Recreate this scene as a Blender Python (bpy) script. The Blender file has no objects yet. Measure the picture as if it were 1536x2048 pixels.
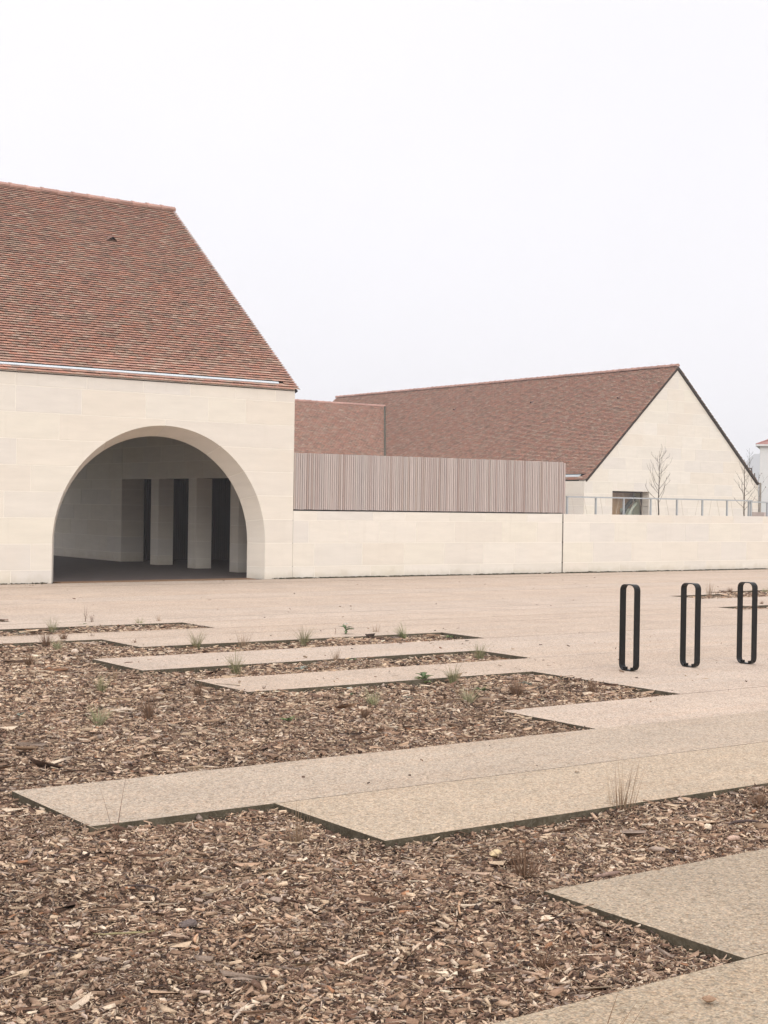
import bpy, math, random
import numpy as np
from mathutils import Vector, Matrix

S = bpy.context.scene
COL = S.collection
R = random.Random(7)
NR = np.random.default_rng(11)

# ------------------------------------------------------------------ camera
cd = bpy.data.cameras.new('camera')
cam = bpy.data.objects.new('camera', cd)
COL.objects.link(cam)
cd.sensor_fit = 'VERTICAL'; cd.sensor_height = 36.0; cd.lens = 50.91
cd.clip_start = 0.1; cd.clip_end = 6000
YAW, PITCH, ROLL = math.radians(35.6753), math.radians(-0.2696), math.radians(0.8809)
fw = Vector((math.sin(YAW)*math.cos(PITCH), math.cos(YAW)*math.cos(PITCH), math.sin(PITCH)))
rt = Vector((math.cos(YAW), -math.sin(YAW), 0)); up = rt.cross(fw)
r2 = rt*math.cos(ROLL) + up*math.sin(ROLL); u2 = up*math.cos(ROLL) - rt*math.sin(ROLL)
m = Matrix(((r2.x, u2.x, -fw.x), (r2.y, u2.y, -fw.y), (r2.z, u2.z, -fw.z))).to_4x4()
m.translation = (0, 0, 1.6)
cam.matrix_world = m
S.camera = cam

# ------------------------------------------------------------------ light and exposure
SUN_EL, SUN_AZ = math.radians(25), math.radians(200)      # behind the camera, compass from +Y clockwise
sdir = Vector((math.sin(SUN_AZ)*math.cos(SUN_EL), math.cos(SUN_AZ)*math.cos(SUN_EL), math.sin(SUN_EL)))
world = bpy.data.worlds.new('World'); S.world = world; world.use_nodes = True
wt = world.node_tree; wt.nodes.clear()
def wn(t, **k):
    n = wt.nodes.new(t)
    for a, b in k.items(): setattr(n, a, b)
    return n
sky = wn('ShaderNodeTexSky', sky_type='NISHITA'); sky.sun_disc = False
sky.sun_elevation = SUN_EL; sky.sun_rotation = SUN_AZ; sky.dust_density = 3.0
hs = wn('ShaderNodeHueSaturation'); hs.inputs['Saturation'].default_value = 0.1
tc = wn('ShaderNodeTexCoord'); sx = wn('ShaderNodeSeparateXYZ')
mx0 = wn('ShaderNodeMath', operation='MAXIMUM'); mx0.inputs[1].default_value = 0.0
pw = wn('ShaderNodeMath', operation='POWER'); pw.inputs[1].default_value = 4.0
gr = wn('ShaderNodeMath', operation='MULTIPLY_ADD'); gr.inputs[1].default_value = 17.0; gr.inputs[2].default_value = 8.08
cl = wn('ShaderNodeTexNoise'); cl.inputs['Scale'].default_value = 2.2; cl.inputs['Detail'].default_value = 4
cr = wn('ShaderNodeMapRange'); cr.inputs[1].default_value = 0.3; cr.inputs[2].default_value = 0.7
cr.inputs[3].default_value = 0.968; cr.inputs[4].default_value = 1.028
mulc = wn('ShaderNodeMath', operation='MULTIPLY')
tint = wn('ShaderNodeMix', data_type='RGBA', blend_type='MULTIPLY'); tint.inputs[0].default_value = 1.0
tint.inputs[7].default_value = (0.968, 0.955, 1.0, 1)
mixs = wn('ShaderNodeMix', data_type='RGBA'); mixs.inputs[0].default_value = 0.06
bg = wn('ShaderNodeBackground'); bg.inputs[1].default_value = 0.1
wo = wn('ShaderNodeOutputWorld')
L = wt.links.new
L(tc.outputs['Generated'], sx.inputs[0]); L(sx.outputs[2], mx0.inputs[0]); L(mx0.outputs[0], pw.inputs[0]); L(pw.outputs[0], gr.inputs[0])
L(tc.outputs['Generated'], cl.inputs['Vector']); L(cl.outputs[0], cr.inputs[0])
L(gr.outputs[0], mulc.inputs[0]); L(cr.outputs[0], mulc.inputs[1]); L(mulc.outputs[0], tint.inputs[6])
L(sky.outputs[0], hs.inputs['Color']); L(tint.outputs[2], mixs.inputs[6]); L(hs.outputs[0], mixs.inputs[7])
L(mixs.outputs[2], bg.inputs[0]); L(bg.outputs[0], wo.inputs[0])

sl = bpy.data.lights.new('sun', 'SUN'); sl.energy = 1.5; sl.angle = math.radians(35); sl.color = (1.0, 0.985, 0.965)
so = bpy.data.objects.new('sun', sl); COL.objects.link(so)
so.rotation_euler = (-sdir).to_track_quat('-Z', 'Y').to_euler(); so.location = (0, -10, 30)

vs = S.view_settings
vs.view_transform = 'Standard'; vs.look = 'None'; vs.gamma = 1.0; vs.use_curve_mapping = False
vs.exposure = 0.38
S.cycles.use_denoising = True
S.cycles.max_bounces = 10; S.cycles.diffuse_bounces = 8; S.cycles.volume_bounces = 1
S.cycles.caustics_reflective = False; S.cycles.caustics_refractive = False

# ------------------------------------------------------------------ helpers
def tag(o, label=None, cat=None, group=None, kind=None):
    if label: o['label'] = label
    if cat: o['category'] = cat
    if group: o['group'] = group
    if kind: o['kind'] = kind
    return o
def thing(name, loc, label, cat, group=None):
    o = bpy.data.objects.new(name, None); COL.objects.link(o)
    o.location = loc; o.empty_display_size = 0.2
    return tag(o, label, cat, group)
def base_of(p):
    b = Vector((0, 0, 0))
    while p is not None:
        b += p.location; p = p.parent
    return b
def link(name, me, parent=None, mat=None, color=None):
    """links a mesh given in world coordinates; under a parent it keeps its place"""
    o = bpy.data.objects.new(name, me); COL.objects.link(o)
    if parent is not None:
        o.parent = parent; o.location = -base_of(parent)
    if mat is not None and not me.materials:
        for q in (mat if isinstance(mat, (list, tuple)) else (mat,)): me.materials.append(q)
    if color is not None: o.color = (*color, 1)
    return o
def pmesh(name, V, F, mi=None, smooth=False):
    me = bpy.data.meshes.new(name); me.from_pydata([tuple(v) for v in V], [], [tuple(f) for f in F])
    if mi is not None: me.polygons.foreach_set('material_index', mi)
    if smooth: me.polygons.foreach_set('use_smooth', [True]*len(me.polygons))
    me.update(); return me
def npmesh(name, V, F, col=None, smooth=False):
    """V (n,3), F (m,k): fast mesh; col (n,3) becomes the attribute tint"""
    me = bpy.data.meshes.new(name); n = len(V); mm, k = F.shape
    me.vertices.add(n); me.vertices.foreach_set('co', np.ascontiguousarray(V, np.float32).ravel())
    me.loops.add(mm*k); me.loops.foreach_set('vertex_index', np.ascontiguousarray(F, np.int32).ravel())
    me.polygons.add(mm); me.polygons.foreach_set('loop_start', np.arange(0, mm*k, k, dtype=np.int32))
    if smooth: me.polygons.foreach_set('use_smooth', np.ones(mm, bool))
    me.update(calc_edges=True)
    if col is not None:
        a = me.attributes.new('tint', 'FLOAT_COLOR', 'POINT')
        a.data.foreach_set('color', np.concatenate([col, np.ones((n, 1))], 1).astype(np.float32).ravel())
    return me
class MB:
    def __init__(s): s.V = []; s.F = []
    def add(s, V, F):
        b = len(s.V); s.V += [tuple(v) for v in V]; s.F += [tuple(i+b for i in f) for f in F]; return s
    def box(s, x0, y0, z0, x1, y1, z1):
        return s.add([(x0,y0,z0),(x1,y0,z0),(x1,y1,z0),(x0,y1,z0),(x0,y0,z1),(x1,y0,z1),(x1,y1,z1),(x0,y1,z1)],
                     [(0,3,2,1),(4,5,6,7),(0,1,5,4),(1,2,6,5),(2,3,7,6),(3,0,4,7)])
    def prism(s, pts, off):
        n = len(pts); off = Vector(off)
        V = [Vector(p) for p in pts] + [Vector(p)+off for p in pts]
        return s.add(V, [tuple(range(n)), tuple(range(2*n-1, n-1, -1))] + [(i, i+n, (i+1) % n+n, (i+1) % n) for i in range(n)])
    def tube(s, pts, rad, sides=6, cap=True):
        pts = [Vector(p) for p in pts]; n = len(pts); b = len(s.V); prev = None
        rad = rad if isinstance(rad, (list, tuple)) else [rad]*n
        for i, p in enumerate(pts):
            d = (pts[min(i+1, n-1)]-pts[max(i-1, 0)]).normalized()
            a = d.orthogonal().normalized() if prev is None else (prev-d*prev.dot(d)).normalized()
            prev = a; c = d.cross(a)
            for k in range(sides):
                t = 2*math.pi*k/sides
                s.V.append(tuple(p+(a*math.cos(t)+c*math.sin(t))*rad[i]))
        for i in range(n-1):
            for k in range(sides):
                k2 = (k+1) % sides
                s.F.append((b+i*sides+k, b+i*sides+k2, b+(i+1)*sides+k2, b+(i+1)*sides+k))
        if cap:
            s.F.append(tuple(b+k for k in range(sides-1, -1, -1))); s.F.append(tuple(b+(n-1)*sides+k for k in range(sides)))
        return s
    def mesh(s, name, smooth=False): return pmesh(name, s.V, s.F, smooth=smooth)
    def build(s, name, mat, parent=None, smooth=False, color=None): return link(name, s.mesh(name, smooth), parent, mat, color)

# ------------------------------------------------------------------ materials
class N:
    def __init__(s, name, rough=0.85, spec=0.3):
        s.m = bpy.data.materials.new(name); s.m.use_nodes = True; s.t = s.m.node_tree
        s.b = s.t.nodes['Principled BSDF']; s.b.inputs['Roughness'].default_value = rough
        s.b.inputs['Specular IOR Level'].default_value = spec
    def n(s, t, **k):
        q = s.t.nodes.new(t)
        for a, b in k.items(): setattr(q, a, b)
        return q
    def l(s, a, b): s.t.links.new(a, b)
    def coord(s, scale=(1, 1, 1), rand=0.0):
        c = s.n('ShaderNodeTexCoord'); mp = s.n('ShaderNodeMapping'); mp.inputs['Scale'].default_value = scale
        s.l(c.outputs['Object'], mp.inputs['Vector'])
        if rand:
            oi = s.n('ShaderNodeObjectInfo'); mu = s.n('ShaderNodeMath', operation='MULTIPLY'); mu.inputs[1].default_value = rand
            s.l(oi.outputs['Random'], mu.inputs[0]); s.l(mu.outputs[0], mp.inputs['Location'])
        return mp.outputs[0]
    def noise(s, vec, scale, detail=4, rough=0.55):
        q = s.n('ShaderNodeTexNoise'); q.inputs['Scale'].default_value = scale; q.inputs['Detail'].default_value = detail
        q.inputs['Roughness'].default_value = rough; s.l(vec, q.inputs['Vector']); return q.outputs[0]
    def voro(s, vec, scale, feature='F1', rnd=1.0):
        q = s.n('ShaderNodeTexVoronoi', feature=feature); q.inputs['Scale'].default_value = scale
        q.inputs['Randomness'].default_value = rnd; s.l(vec, q.inputs['Vector']); return q
    def ramp(s, fac, stops, interp='LINEAR'):
        q = s.n('ShaderNodeValToRGB'); e = q.color_ramp.elements; q.color_ramp.interpolation = interp
        while len(e) < len(stops): e.new(0.5)
        for x, (p, c) in zip(e, stops): x.position = p; x.color = (*c, 1)
        s.l(fac, q.inputs[0]); return q.outputs[0]
    def rng(s, fac, a, b, c, d):
        q = s.n('ShaderNodeMapRange')
        for i, v in enumerate((a, b, c, d)): q.inputs[i+1].default_value = v
        s.l(fac, q.inputs[0]); return q.outputs[0]
    def mix(s, fac, a, b, mode='MIX'):
        q = s.n('ShaderNodeMix', data_type='RGBA', blend_type=mode)
        for i, v in ((0, fac), (6, a), (7, b)):
            if isinstance(v, (int, float)): q.inputs[i].default_value = v
            elif isinstance(v, tuple): q.inputs[i].default_value = (*v, 1)
            else: s.l(v, q.inputs[i])
        return q.outputs[2]
    def gray(s, v):
        q = s.n('ShaderNodeCombineColor')
        for i in range(3): s.l(v, q.inputs[i])
        return q.outputs[0]
    def bump(s, h, strength, dist):
        q = s.n('ShaderNodeBump'); q.inputs['Strength'].default_value = strength; q.inputs['Distance'].default_value = dist
        s.l(h, q.inputs['Height']); s.l(q.outputs[0], s.b.inputs['Normal'])
    def out(s, c):
        if isinstance(c, tuple): s.b.inputs['Base Color'].default_value = (*c, 1)
        else: s.l(c, s.b.inputs['Base Color'])
        return s.m
    def attr(s): return s.n('ShaderNodeAttribute', attribute_name='tint').outputs['Color']
    def ocol(s): return s.n('ShaderNodeObjectInfo').outputs['Color']
    def orand(s): return s.n('ShaderNodeObjectInfo').outputs['Random']

def m_stone(name, k=1.0):
    q = N(name, 0.9, 0.2)
    c = lambda r, g, b: (r*k, g*k, b*k)
    a = q.ramp(q.orand(), [(0.0, c(.645, .588, .502)), (0.25, c(.66, .612, .54)), (0.5, c(.635, .574, .488)), (0.75, c(.615, .572, .515)), (1.0, c(.65, .598, .505))])
    v = q.coord((1.0, 1.0, 5.0), 37.0); st = q.noise(v, 1.6, 6, 0.6)
    a = q.mix(1.0, a, q.gray(q.rng(st, 0.3, 0.7, 0.95, 1.035)), 'MULTIPLY')
    v2 = q.coord((1, 1, 1)); bl = q.noise(v2, 0.55, 5, 0.6)
    a = q.mix(q.rng(bl, 0.55, 0.78, 0.0, 0.32), a, c(.63, .54, .43))
    rs = q.noise(q.coord((5.0, 5.0, .28), 3.0), 1.5, 5, 0.65)
    a = q.mix(q.rng(rs, 0.56, 0.74, 0.0, 0.16), a, (.47, .415, .335))
    gn = q.noise(v2, 260, 2, 0.6)
    a = q.mix(1.0, a, q.gray(q.rng(gn, 0.3, 0.7, 0.965, 1.03)), 'MULTIPLY')
    lk = q.noise(q.coord((1.0, 1.0, 2.6)), 1.1, 7, 0.7)
    a = q.mix(q.rng(lk, 0.66, 0.76, 0.0, 0.28), a, (.42, .39, .27))
    sp_ = q.n('ShaderNodeSeparateXYZ'); q.l(v2, sp_.inputs[0])
    hz_ = q.n('ShaderNodeMath', operation='MULTIPLY_ADD'); hz_.inputs[1].default_value = .55; hz_.inputs[2].default_value = -.12
    q.l(q.noise(q.coord((1.2, 1.2, .7)), 2.2, 6, 0.7), hz_.inputs[0])          # splash marks: ragged, a hand high
    df = q.n('ShaderNodeMath', operation='SUBTRACT'); q.l(hz_.outputs[0], df.inputs[0]); q.l(sp_.outputs[2], df.inputs[1])
    a = q.mix(q.rng(df.outputs[0], 0.0, 0.12, 0.0, 0.35), a, (.45, .39, .29))
    q.bump(q.noise(v2, 90, 3), 0.25, 0.004)
    return q.out(a)
def m_plain(name, c, rough=0.7, spec=0.4, metal=0.0, var=0.08, scale=30):
    q = N(name, rough, spec); q.b.inputs['Metallic'].default_value = metal
    nz = q.noise(q.coord(), scale, 4)
    return q.out(q.mix(1.0, c, q.gray(q.rng(nz, 0.3, 0.7, 1-var, 1+var)), 'MULTIPLY'))
def m_tile(name, single):
    q = N(name, 0.85, 0.25)
    a = q.ocol() if single else q.attr()
    nz = q.noise(q.coord((1, 1, 1), 11.0), 9, 5, 0.65)
    a = q.mix(1.0, a, q.gray(q.rng(nz, 0.3, 0.72, 0.82, 1.14)), 'MULTIPLY')
    ds = q.noise(q.coord(), 23, 4, 0.7)
    a = q.mix(q.rng(ds, 0.58, 0.75, 0.0, 0.45), a, (.19, .15, .115))
    return q.out(a)
def m_slat(name, dark=False):
    q = N(name, 0.85, 0.2)
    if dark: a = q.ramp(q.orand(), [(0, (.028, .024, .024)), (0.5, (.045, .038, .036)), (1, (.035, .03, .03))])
    else:
        a = q.ramp(q.orand(), [(0, (.42, .345, .312)), (0.2, (.39, .335, .31)), (0.4, (.45, .375, .34)), (0.55, (.37, .295, .265)),
                               (0.7, (.42, .365, .33)), (0.85, (.46, .385, .35)), (0.93, (.32, .245, .215)), (1.0, (.40, .33, .285))])
    gr_ = q.noise(q.coord((26, 26, 1.1), 91.0), 3.0, 5, 0.6)
    a = q.mix(1.0, a, q.gray(q.rng(gr_, 0.3, 0.7, 0.88, 1.08)), 'MULTIPLY')
    if not dark:
        kn = q.noise(q.coord((15, 15, 9), 57.0), 1.1, 2)
        a = q.mix(q.rng(kn, 0.77, 0.80, 0.0, 0.7), a, (.12, .085, .07))
    return q.out(a)
def m_paving():
    q = N('exposed_aggregate_concrete', 0.85, 0.25); v = q.coord()
    vo = q.voro(v, 115.0); sc = q.n('ShaderNodeSeparateColor'); q.l(vo.outputs['Color'], sc.inputs[0])
    peb = q.ramp(sc.outputs[0], [(0, (.62, .58, .53)), (.10, (.86, .85, .82)), (.24, (1.04, 1.02, .98)), (.42, (1.10, 1.0, .90)), (.55, (.98, .90, .84)),
                                 (.66, (1.24, 1.20, 1.14)), (.76, (1.20, 1.06, .95)), (.86, (1.04, 1.04, 1.04)), (.94, (.78, .76, .75)), (1.0, (1.42, 1.38, 1.32))])
    vo2 = q.voro(v, 68.0); sc2 = q.n('ShaderNodeSeparateColor'); q.l(vo2.outputs['Color'], sc2.inputs[0])
    peb2 = q.ramp(sc2.outputs[1], [(0, (.72, .66, .58)), (.3, (.97, .95, .92)), (.6, (1.03, 1.0, .94)), (.85, (1.08, 1.02, .98)), (1, (1.18, 1.12, 1.04))])
    a = q.mix(1.0, peb, peb2, 'MULTIPLY')
    gap = q.rng(vo.outputs['Distance'], 0.25, 0.75, 1.0, 0.70)
    a = q.mix(1.0, a, q.gray(gap), 'MULTIPLY')
    a = q.mix(1.0, a, q.ocol(), 'MULTIPLY')
    m1 = q.noise(v, 1.3, 5, 0.6); a = q.mix(1.0, a, q.gray(q.rng(m1, 0.3, 0.7, 0.91, 1.07)), 'MULTIPLY')
    m2 = q.noise(q.coord((0.25, 2.5, 1)), 1.4, 5, 0.65); a = q.mix(q.rng(m2, 0.45, 0.72, 0.0, 0.35), a, q.mix(1.0, a, (1.02, .90, .80), 'MULTIPLY'))
    m3 = q.noise(v, 7.0, 5, 0.7); a = q.mix(q.rng(m3, 0.62, 0.80, 0.0, 0.30), a, (.30, .25, .20))
    q.bump(vo.outputs['Distance'], 0.5, 0.004)
    return q.out(a)
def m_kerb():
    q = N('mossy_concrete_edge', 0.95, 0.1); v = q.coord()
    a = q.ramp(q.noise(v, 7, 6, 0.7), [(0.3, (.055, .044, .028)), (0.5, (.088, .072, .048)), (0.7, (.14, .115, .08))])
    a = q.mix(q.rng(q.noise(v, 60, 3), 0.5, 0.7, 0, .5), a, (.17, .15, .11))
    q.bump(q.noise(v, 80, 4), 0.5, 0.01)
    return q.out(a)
def m_soil():
    q = N('dark_soil', 0.95, 0.1); v = q.coord()
    vo = q.voro(q.mix(0.06, v, q.gray(q.noise(v, 20, 2)), 'ADD'), 75.0); sc = q.n('ShaderNodeSeparateColor'); q.l(vo.outputs['Color'], sc.inputs[0])
    a = q.ramp(sc.outputs[0], [(0, (.04, .024, .016)), (.35, (.075, .045, .03)), (.6, (.12, .075, .05)), (.8, (.18, .115, .08)), (1, (.28, .19, .135))])
    q.bump(vo.outputs['Distance'], 0.7, 0.01)
    return q.out(a)
def m_chip():
    q = N('wood_chip', 0.85, 0.2)
    nz = q.noise(q.coord(), 140, 3)
    return q.out(q.mix(1.0, q.attr(), q.gray(q.rng(nz, 0.3, 0.7, 0.8, 1.15)), 'MULTIPLY'))
def m_ocol(name, rough=0.8, spec=0.25, var=0.15, scale=60):
    q = N(name, rough, spec); nz = q.noise(q.coord(), scale, 4)
    return q.out(q.mix(1.0, q.ocol(), q.gray(q.rng(nz, 0.3, 0.7, 1-var, 1+var)), 'MULTIPLY'))
def m_attr(name, rough=0.8):
    q = N(name, rough, 0.2); return q.out(q.attr())

STONE = m_stone('limestone'); MORTAR = m_plain('lime_mortar', (.73, .68, .60), 0.95, 0.1, 0, 0.05, 40)
TILE = m_tile('clay_tile', True); TILES = m_tile('clay_tiling', False)
RIDGE = m_ocol('ridge_clay', 0.85, 0.25, 0.14, 14)
DECK = m_plain('roof_deck', (.035, .025, .02), 0.95, 0.1)
ZINC = m_plain('pale_zinc', (.50, .53, .54), 0.5, 0.5, 0.15, 0.05, 6)
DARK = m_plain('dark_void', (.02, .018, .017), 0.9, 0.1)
SLAT = m_slat('weathered_larch'); DSLAT = m_slat('dark_timber', True)
PAVE = m_paving(); KERB = m_kerb(); SOIL = m_soil(); CHIP = m_chip()
BLACK = m_plain('black_powder_coat', (.005, .005, .005), 0.38, 0.22, 0, 0.12, 50)
GALV = m_plain('galvanised_steel', (.36, .375, .38), 0.55, 0.4, 0.3, 0.06, 20)
WOODP = m_ocol('loose_wood', 0.85, 0.2, 0.28, 70)
LEAF = m_attr('blade'); BARK = m_plain('young_bark', (.075, .06, .045), 0.9, 0.15, 0, 0.25, 40)
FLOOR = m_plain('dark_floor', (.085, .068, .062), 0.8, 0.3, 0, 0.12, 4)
PLASTER = m_plain('white_render', (.60, .595, .575), 0.9, 0.2, 0, 0.03, 3)
BROWN = m_plain('brown_metal', (.055, .042, .035), 0.5, 0.5, 0.0, 0.1, 10)
RUSTED = m_plain('brown_threshold', (.22, .13, .075), 0.8, 0.2, 0, 0.2, 30)
# ------------------------------------------------------------------ ground, paving, mulch beds
def slab_ground():
    me = pmesh('ground', [(-300,-300,-.3),(1900,-300,-.3),(1900,1900,-.3),(-300,1900,-.3)], [(0,1,2,3)])
    q = N('rough_grassland', 0.95, 0.1); v = q.coord()
    mat = q.out(q.ramp(q.noise(v, 0.05, 6), [(0.35, (.06, .065, .03)), (0.6, (.10, .09, .05))]))
    tag(link('ground', me, None, mat), kind='structure')
slab_ground()

YL = [-1.6, -.6, .4, 1.42, 2.42, 3.43, 4.5, 5.59, 6.6, 7.63, 8.69, 9.66, 10.63, 11.58, 12.47, 13.6, 14.47, 15.48, 16.3, 17.2, 18.24, 19.25]
# bed intervals per lane (lane k runs from YL[k] to YL[k+1])
BED = {3: [(-6, 3.6)], 5: [(-6, 4.08)], 6: [(-6, 9.5)], 7: [(-6, 4.05)], 8: [(-6, 2.99)], 9: [(-6, 7.4)], 10: [(-6, 9.44)], 11: [(-6, 9.44)],
       12: [(-6, 6.24)], 13: [(-6, 10.27)], 14: [(-6, 6.16)], 15: [(-6, 11.31)], 16: [(-6, 7.12)], 18: [(-6, 9.07)], 20: [(-6, 7.1)]}
FAR = [(18.43, 30, 15.62, 16.2), (19.94, 30, 17.85, 18.7), (21.62, 30, 18.7, 19.3)]   # beds beyond the hoops
def paint(*c): return c
TINTS = {4: (.38, .325, .25), 5: (.37, .318, .25), 6: (.37, .318, .25), 7: (.452, .388, .309), 8: (.44, .383, .320)}
pav = tag(bpy.data.objects.new('pavement', None), kind='structure'); COL.objects.link(pav)
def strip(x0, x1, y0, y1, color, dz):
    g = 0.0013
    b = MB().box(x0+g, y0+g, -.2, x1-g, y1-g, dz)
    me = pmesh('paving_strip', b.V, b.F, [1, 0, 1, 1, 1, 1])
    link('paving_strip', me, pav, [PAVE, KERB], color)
def cut(x0, x1, holes):
    out = [(x0, x1)]
    for a, b in holes:
        nxt = []
        for p, q in out:
            if b <= p or a >= q: nxt.append((p, q)); continue
            if a > p: nxt.append((p, a))
            if b < q: nxt.append((b, q))
        out = nxt
    return out
rects = []            # (x0,x1,y0,y1) of every bed
for k, iv in BED.items():
    for a, b in iv: rects.append((a, b, YL[k], YL[k+1]))
for a, b, c, d in FAR: rects.append((a, b, c, d))
lanes = [(YL[i], YL[i+1], i) for i in range(len(YL)-1)]
y = YL[-1]; i = len(YL)-1
while y < 26.2:
    y2 = min(y+1.0, 26.24); y2 = 26.24 if 26.24-y2 < .4 else y2
    lanes.append((y, y2, i)); y = y2; i += 1
for y0, y1, k in lanes:
    base = TINTS.get(k)
    if base is None:
        t = R.uniform(-.012, .012); w = R.uniform(-.01, .01)
        base = (.498+t, .430+t-w*.5, .372+t-w)
    ys = sorted({y0, y1} | {v for a, b, c, d in FAR for v in (c, d) if y0+.02 < v < y1-.02})
    for c0, c1 in zip(ys[:-1], ys[1:]):
        holes = list(BED.get(k, [])) + [(a, b) for a, b, c, d in FAR if c < (c0+c1)/2 < d]
        for a, b in cut(-6, 46, holes): strip(a, b, c0, c1, base, R.uniform(-.002, .001))
for a, b, c, d in ((-40, -6.0, -1.6, 26.24), (46.0, 90, -1.6, 26.24), (-40, 90, -20, -1.6)):
    strip(a, b, c, d, (.485, .43, .38), -.002)

def mulch_z(x, y):
    return (-.041 + .011*np.sin(2.1*x+1.3*y) + .009*np.sin(5.3*x-3.1*y+1) + .006*np.sin(9.7*x+7.9*y) + .004*np.sin(23*x-17*y))
# soil sheet under the chips
xs = np.arange(-6.5, 31.01, .25); ysg = np.arange(-2, 20.01, .25)
gx, gy = np.meshgrid(xs, ysg); gz = mulch_z(gx, gy)-.018
V = np.stack([gx.ravel(), gy.ravel(), gz.ravel()], 1); nx = len(xs); ny = len(ysg)
ii = (np.arange(ny-1)[:, None]*nx+np.arange(nx-1)[None]).ravel()
tag(link('soil', npmesh('soil', V, np.stack([ii, ii+1, ii+nx+1, ii+nx], 1), smooth=True), None, SOIL), kind='structure')

PAL = np.array([(.54,.40,.27),(.44,.30,.20),(.62,.49,.36),(.36,.235,.155),(.25,.155,.10),(.18,.105,.07),(.105,.062,.042),(.065,.042,.032),(.30,.225,.175),(.42,.32,.25),(.30,.15,.08),(.47,.33,.235)])
PW = np.array([.13,.12,.07,.11,.13,.14,.13,.09,.04,.03,.015,.035]); PW = PW/PW.sum()
def chips(n, rect, lmed, lsig, zr, pale=False, wedge=False, splinter=.17, thin=1.0):
    """n irregular wood chips lying on the mulch inside rect: 8 jittered corners each"""
    x0, x1, y0, y1 = rect
    px = NR.uniform(x0, x1, n); py = NR.uniform(y0, y1, n)
    ln = np.clip(lmed*np.exp(NR.normal(0, lsig, n)), .006, .08)
    wd = ln*NR.uniform(.17, .52, n); th = np.minimum(ln*NR.uniform(.10, .32, n), .011)*thin
    sp = NR.random(n) < splinter
    ln[sp] *= NR.uniform(1.6, 3.2, sp.sum()); wd[sp] = NR.uniform(.0014, .0034, sp.sum()); th[sp] = wd[sp]*.7
    sg = np.array([(-1,-1,-1),(1,-1,-1),(1,1,-1),(-1,1,-1),(-1,-1,1),(1,-1,1),(1,1,1),(-1,1,1)], float)
    P = np.repeat(sg[None], n, 0)*np.stack([ln/2, wd/2, th/2], 1)[:, None, :]
    P += NR.normal(0, 1, P.shape)*np.stack([ln*.10, wd*.14, th*.12], 1)[:, None, :]
    tap = NR.uniform(.25, 1.1, (n, 2)); e = (sg[None, :, 0] > 0)
    P[:, :, 1] *= np.where(e, tap[:, 0:1], tap[:, 1:2])
    P[:, :, 2] += (NR.normal(0, .10, n)*ln)[:, None]*(P[:, :, 0]/(ln/2)[:, None])**2       # curl
    yaw = NR.uniform(0, 2*np.pi, n); pt = NR.normal(0, .32, n)*np.minimum(1, .022/ln); rl = NR.normal(0, .42, n)
    cy, sy = np.cos(yaw), np.sin(yaw); cp, spn = np.cos(pt), np.sin(pt); cr_, sr = np.cos(rl), np.sin(rl)
    X, Y, Z = P[..., 0], P[..., 1], P[..., 2]
    Y, Z = Y*cr_[:, None]-Z*sr[:, None], Y*sr[:, None]+Z*cr_[:, None]
    X, Z = X*cp[:, None]-Z*spn[:, None], X*spn[:, None]+Z*cp[:, None]
    X, Y = X*cy[:, None]-Y*sy[:, None], X*sy[:, None]+Y*cy[:, None]
    pz = mulch_z(px, py)+NR.uniform(zr[0], zr[1], n)+np.abs(spn)*ln*.3
    V = np.stack([X+px[:, None], Y+py[:, None], Z+pz[:, None]], 2).reshape(-1, 3)
    pw_ = PW*np.array([1,1,1,1,1,.3,0,0,1,1,.5,1]) if pale else PW
    pal = NR.choice(len(PAL), n, p=pw_/pw_.sum()); pal = np.where((ln > .045) & ~sp & np.isin(pal, (5, 6, 7)), NR.integers(0, 5, n), pal); c = PAL[pal]*NR.uniform(.74, 1.22, (n, 1))
    # patches of older darker and fresher paler mulch
    pa = .5+.5*np.sin(1.7*px+2.3*py+np.sin(3.1*px))*np.sin(2.9*py-1.1*px); c = c*(.86+.26*pa)[:, None]
    c = np.clip(c, .02, .75); C = np.repeat(c, 8, 0)
    F0 = np.array([(4,5,6,7),(0,1,5,4),(1,2,6,5),(2,3,7,6),(3,0,4,7)])
    if wedge:          # a split sliver: three long edges and two pointed ends
        V = V.reshape(n, 8, 3)[:, :6].copy(); C = np.repeat(c, 6, 0); V = V.reshape(-1, 3)
        T0 = np.array([(0,1,5),(0,5,4),(4,5,2),(4,2,3),(0,4,3),(1,2,5)])
        return V, (T0[None]+6*np.arange(n)[:, None, None]).reshape(-1, 3), C
    F = (F0[None]+8*np.arange(n)[:, None, None]).reshape(-1, 4)
    return V, F, C
def join(parts):
    Vs, Fs, Cs, o = [], [], [], 0
    for v, f, c in parts: Vs.append(v); Fs.append(f+o); Cs.append(c); o += len(v)
    return np.concatenate(Vs), np.concatenate(Fs), np.concatenate(Cs)
def left_edge(y): return max(-2.0, (y-4.254)/(26.9-4.254)*(10.25-1.64)+1.64-.7)        # a little beyond what the picture sees
parts, slivers = [], []
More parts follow.
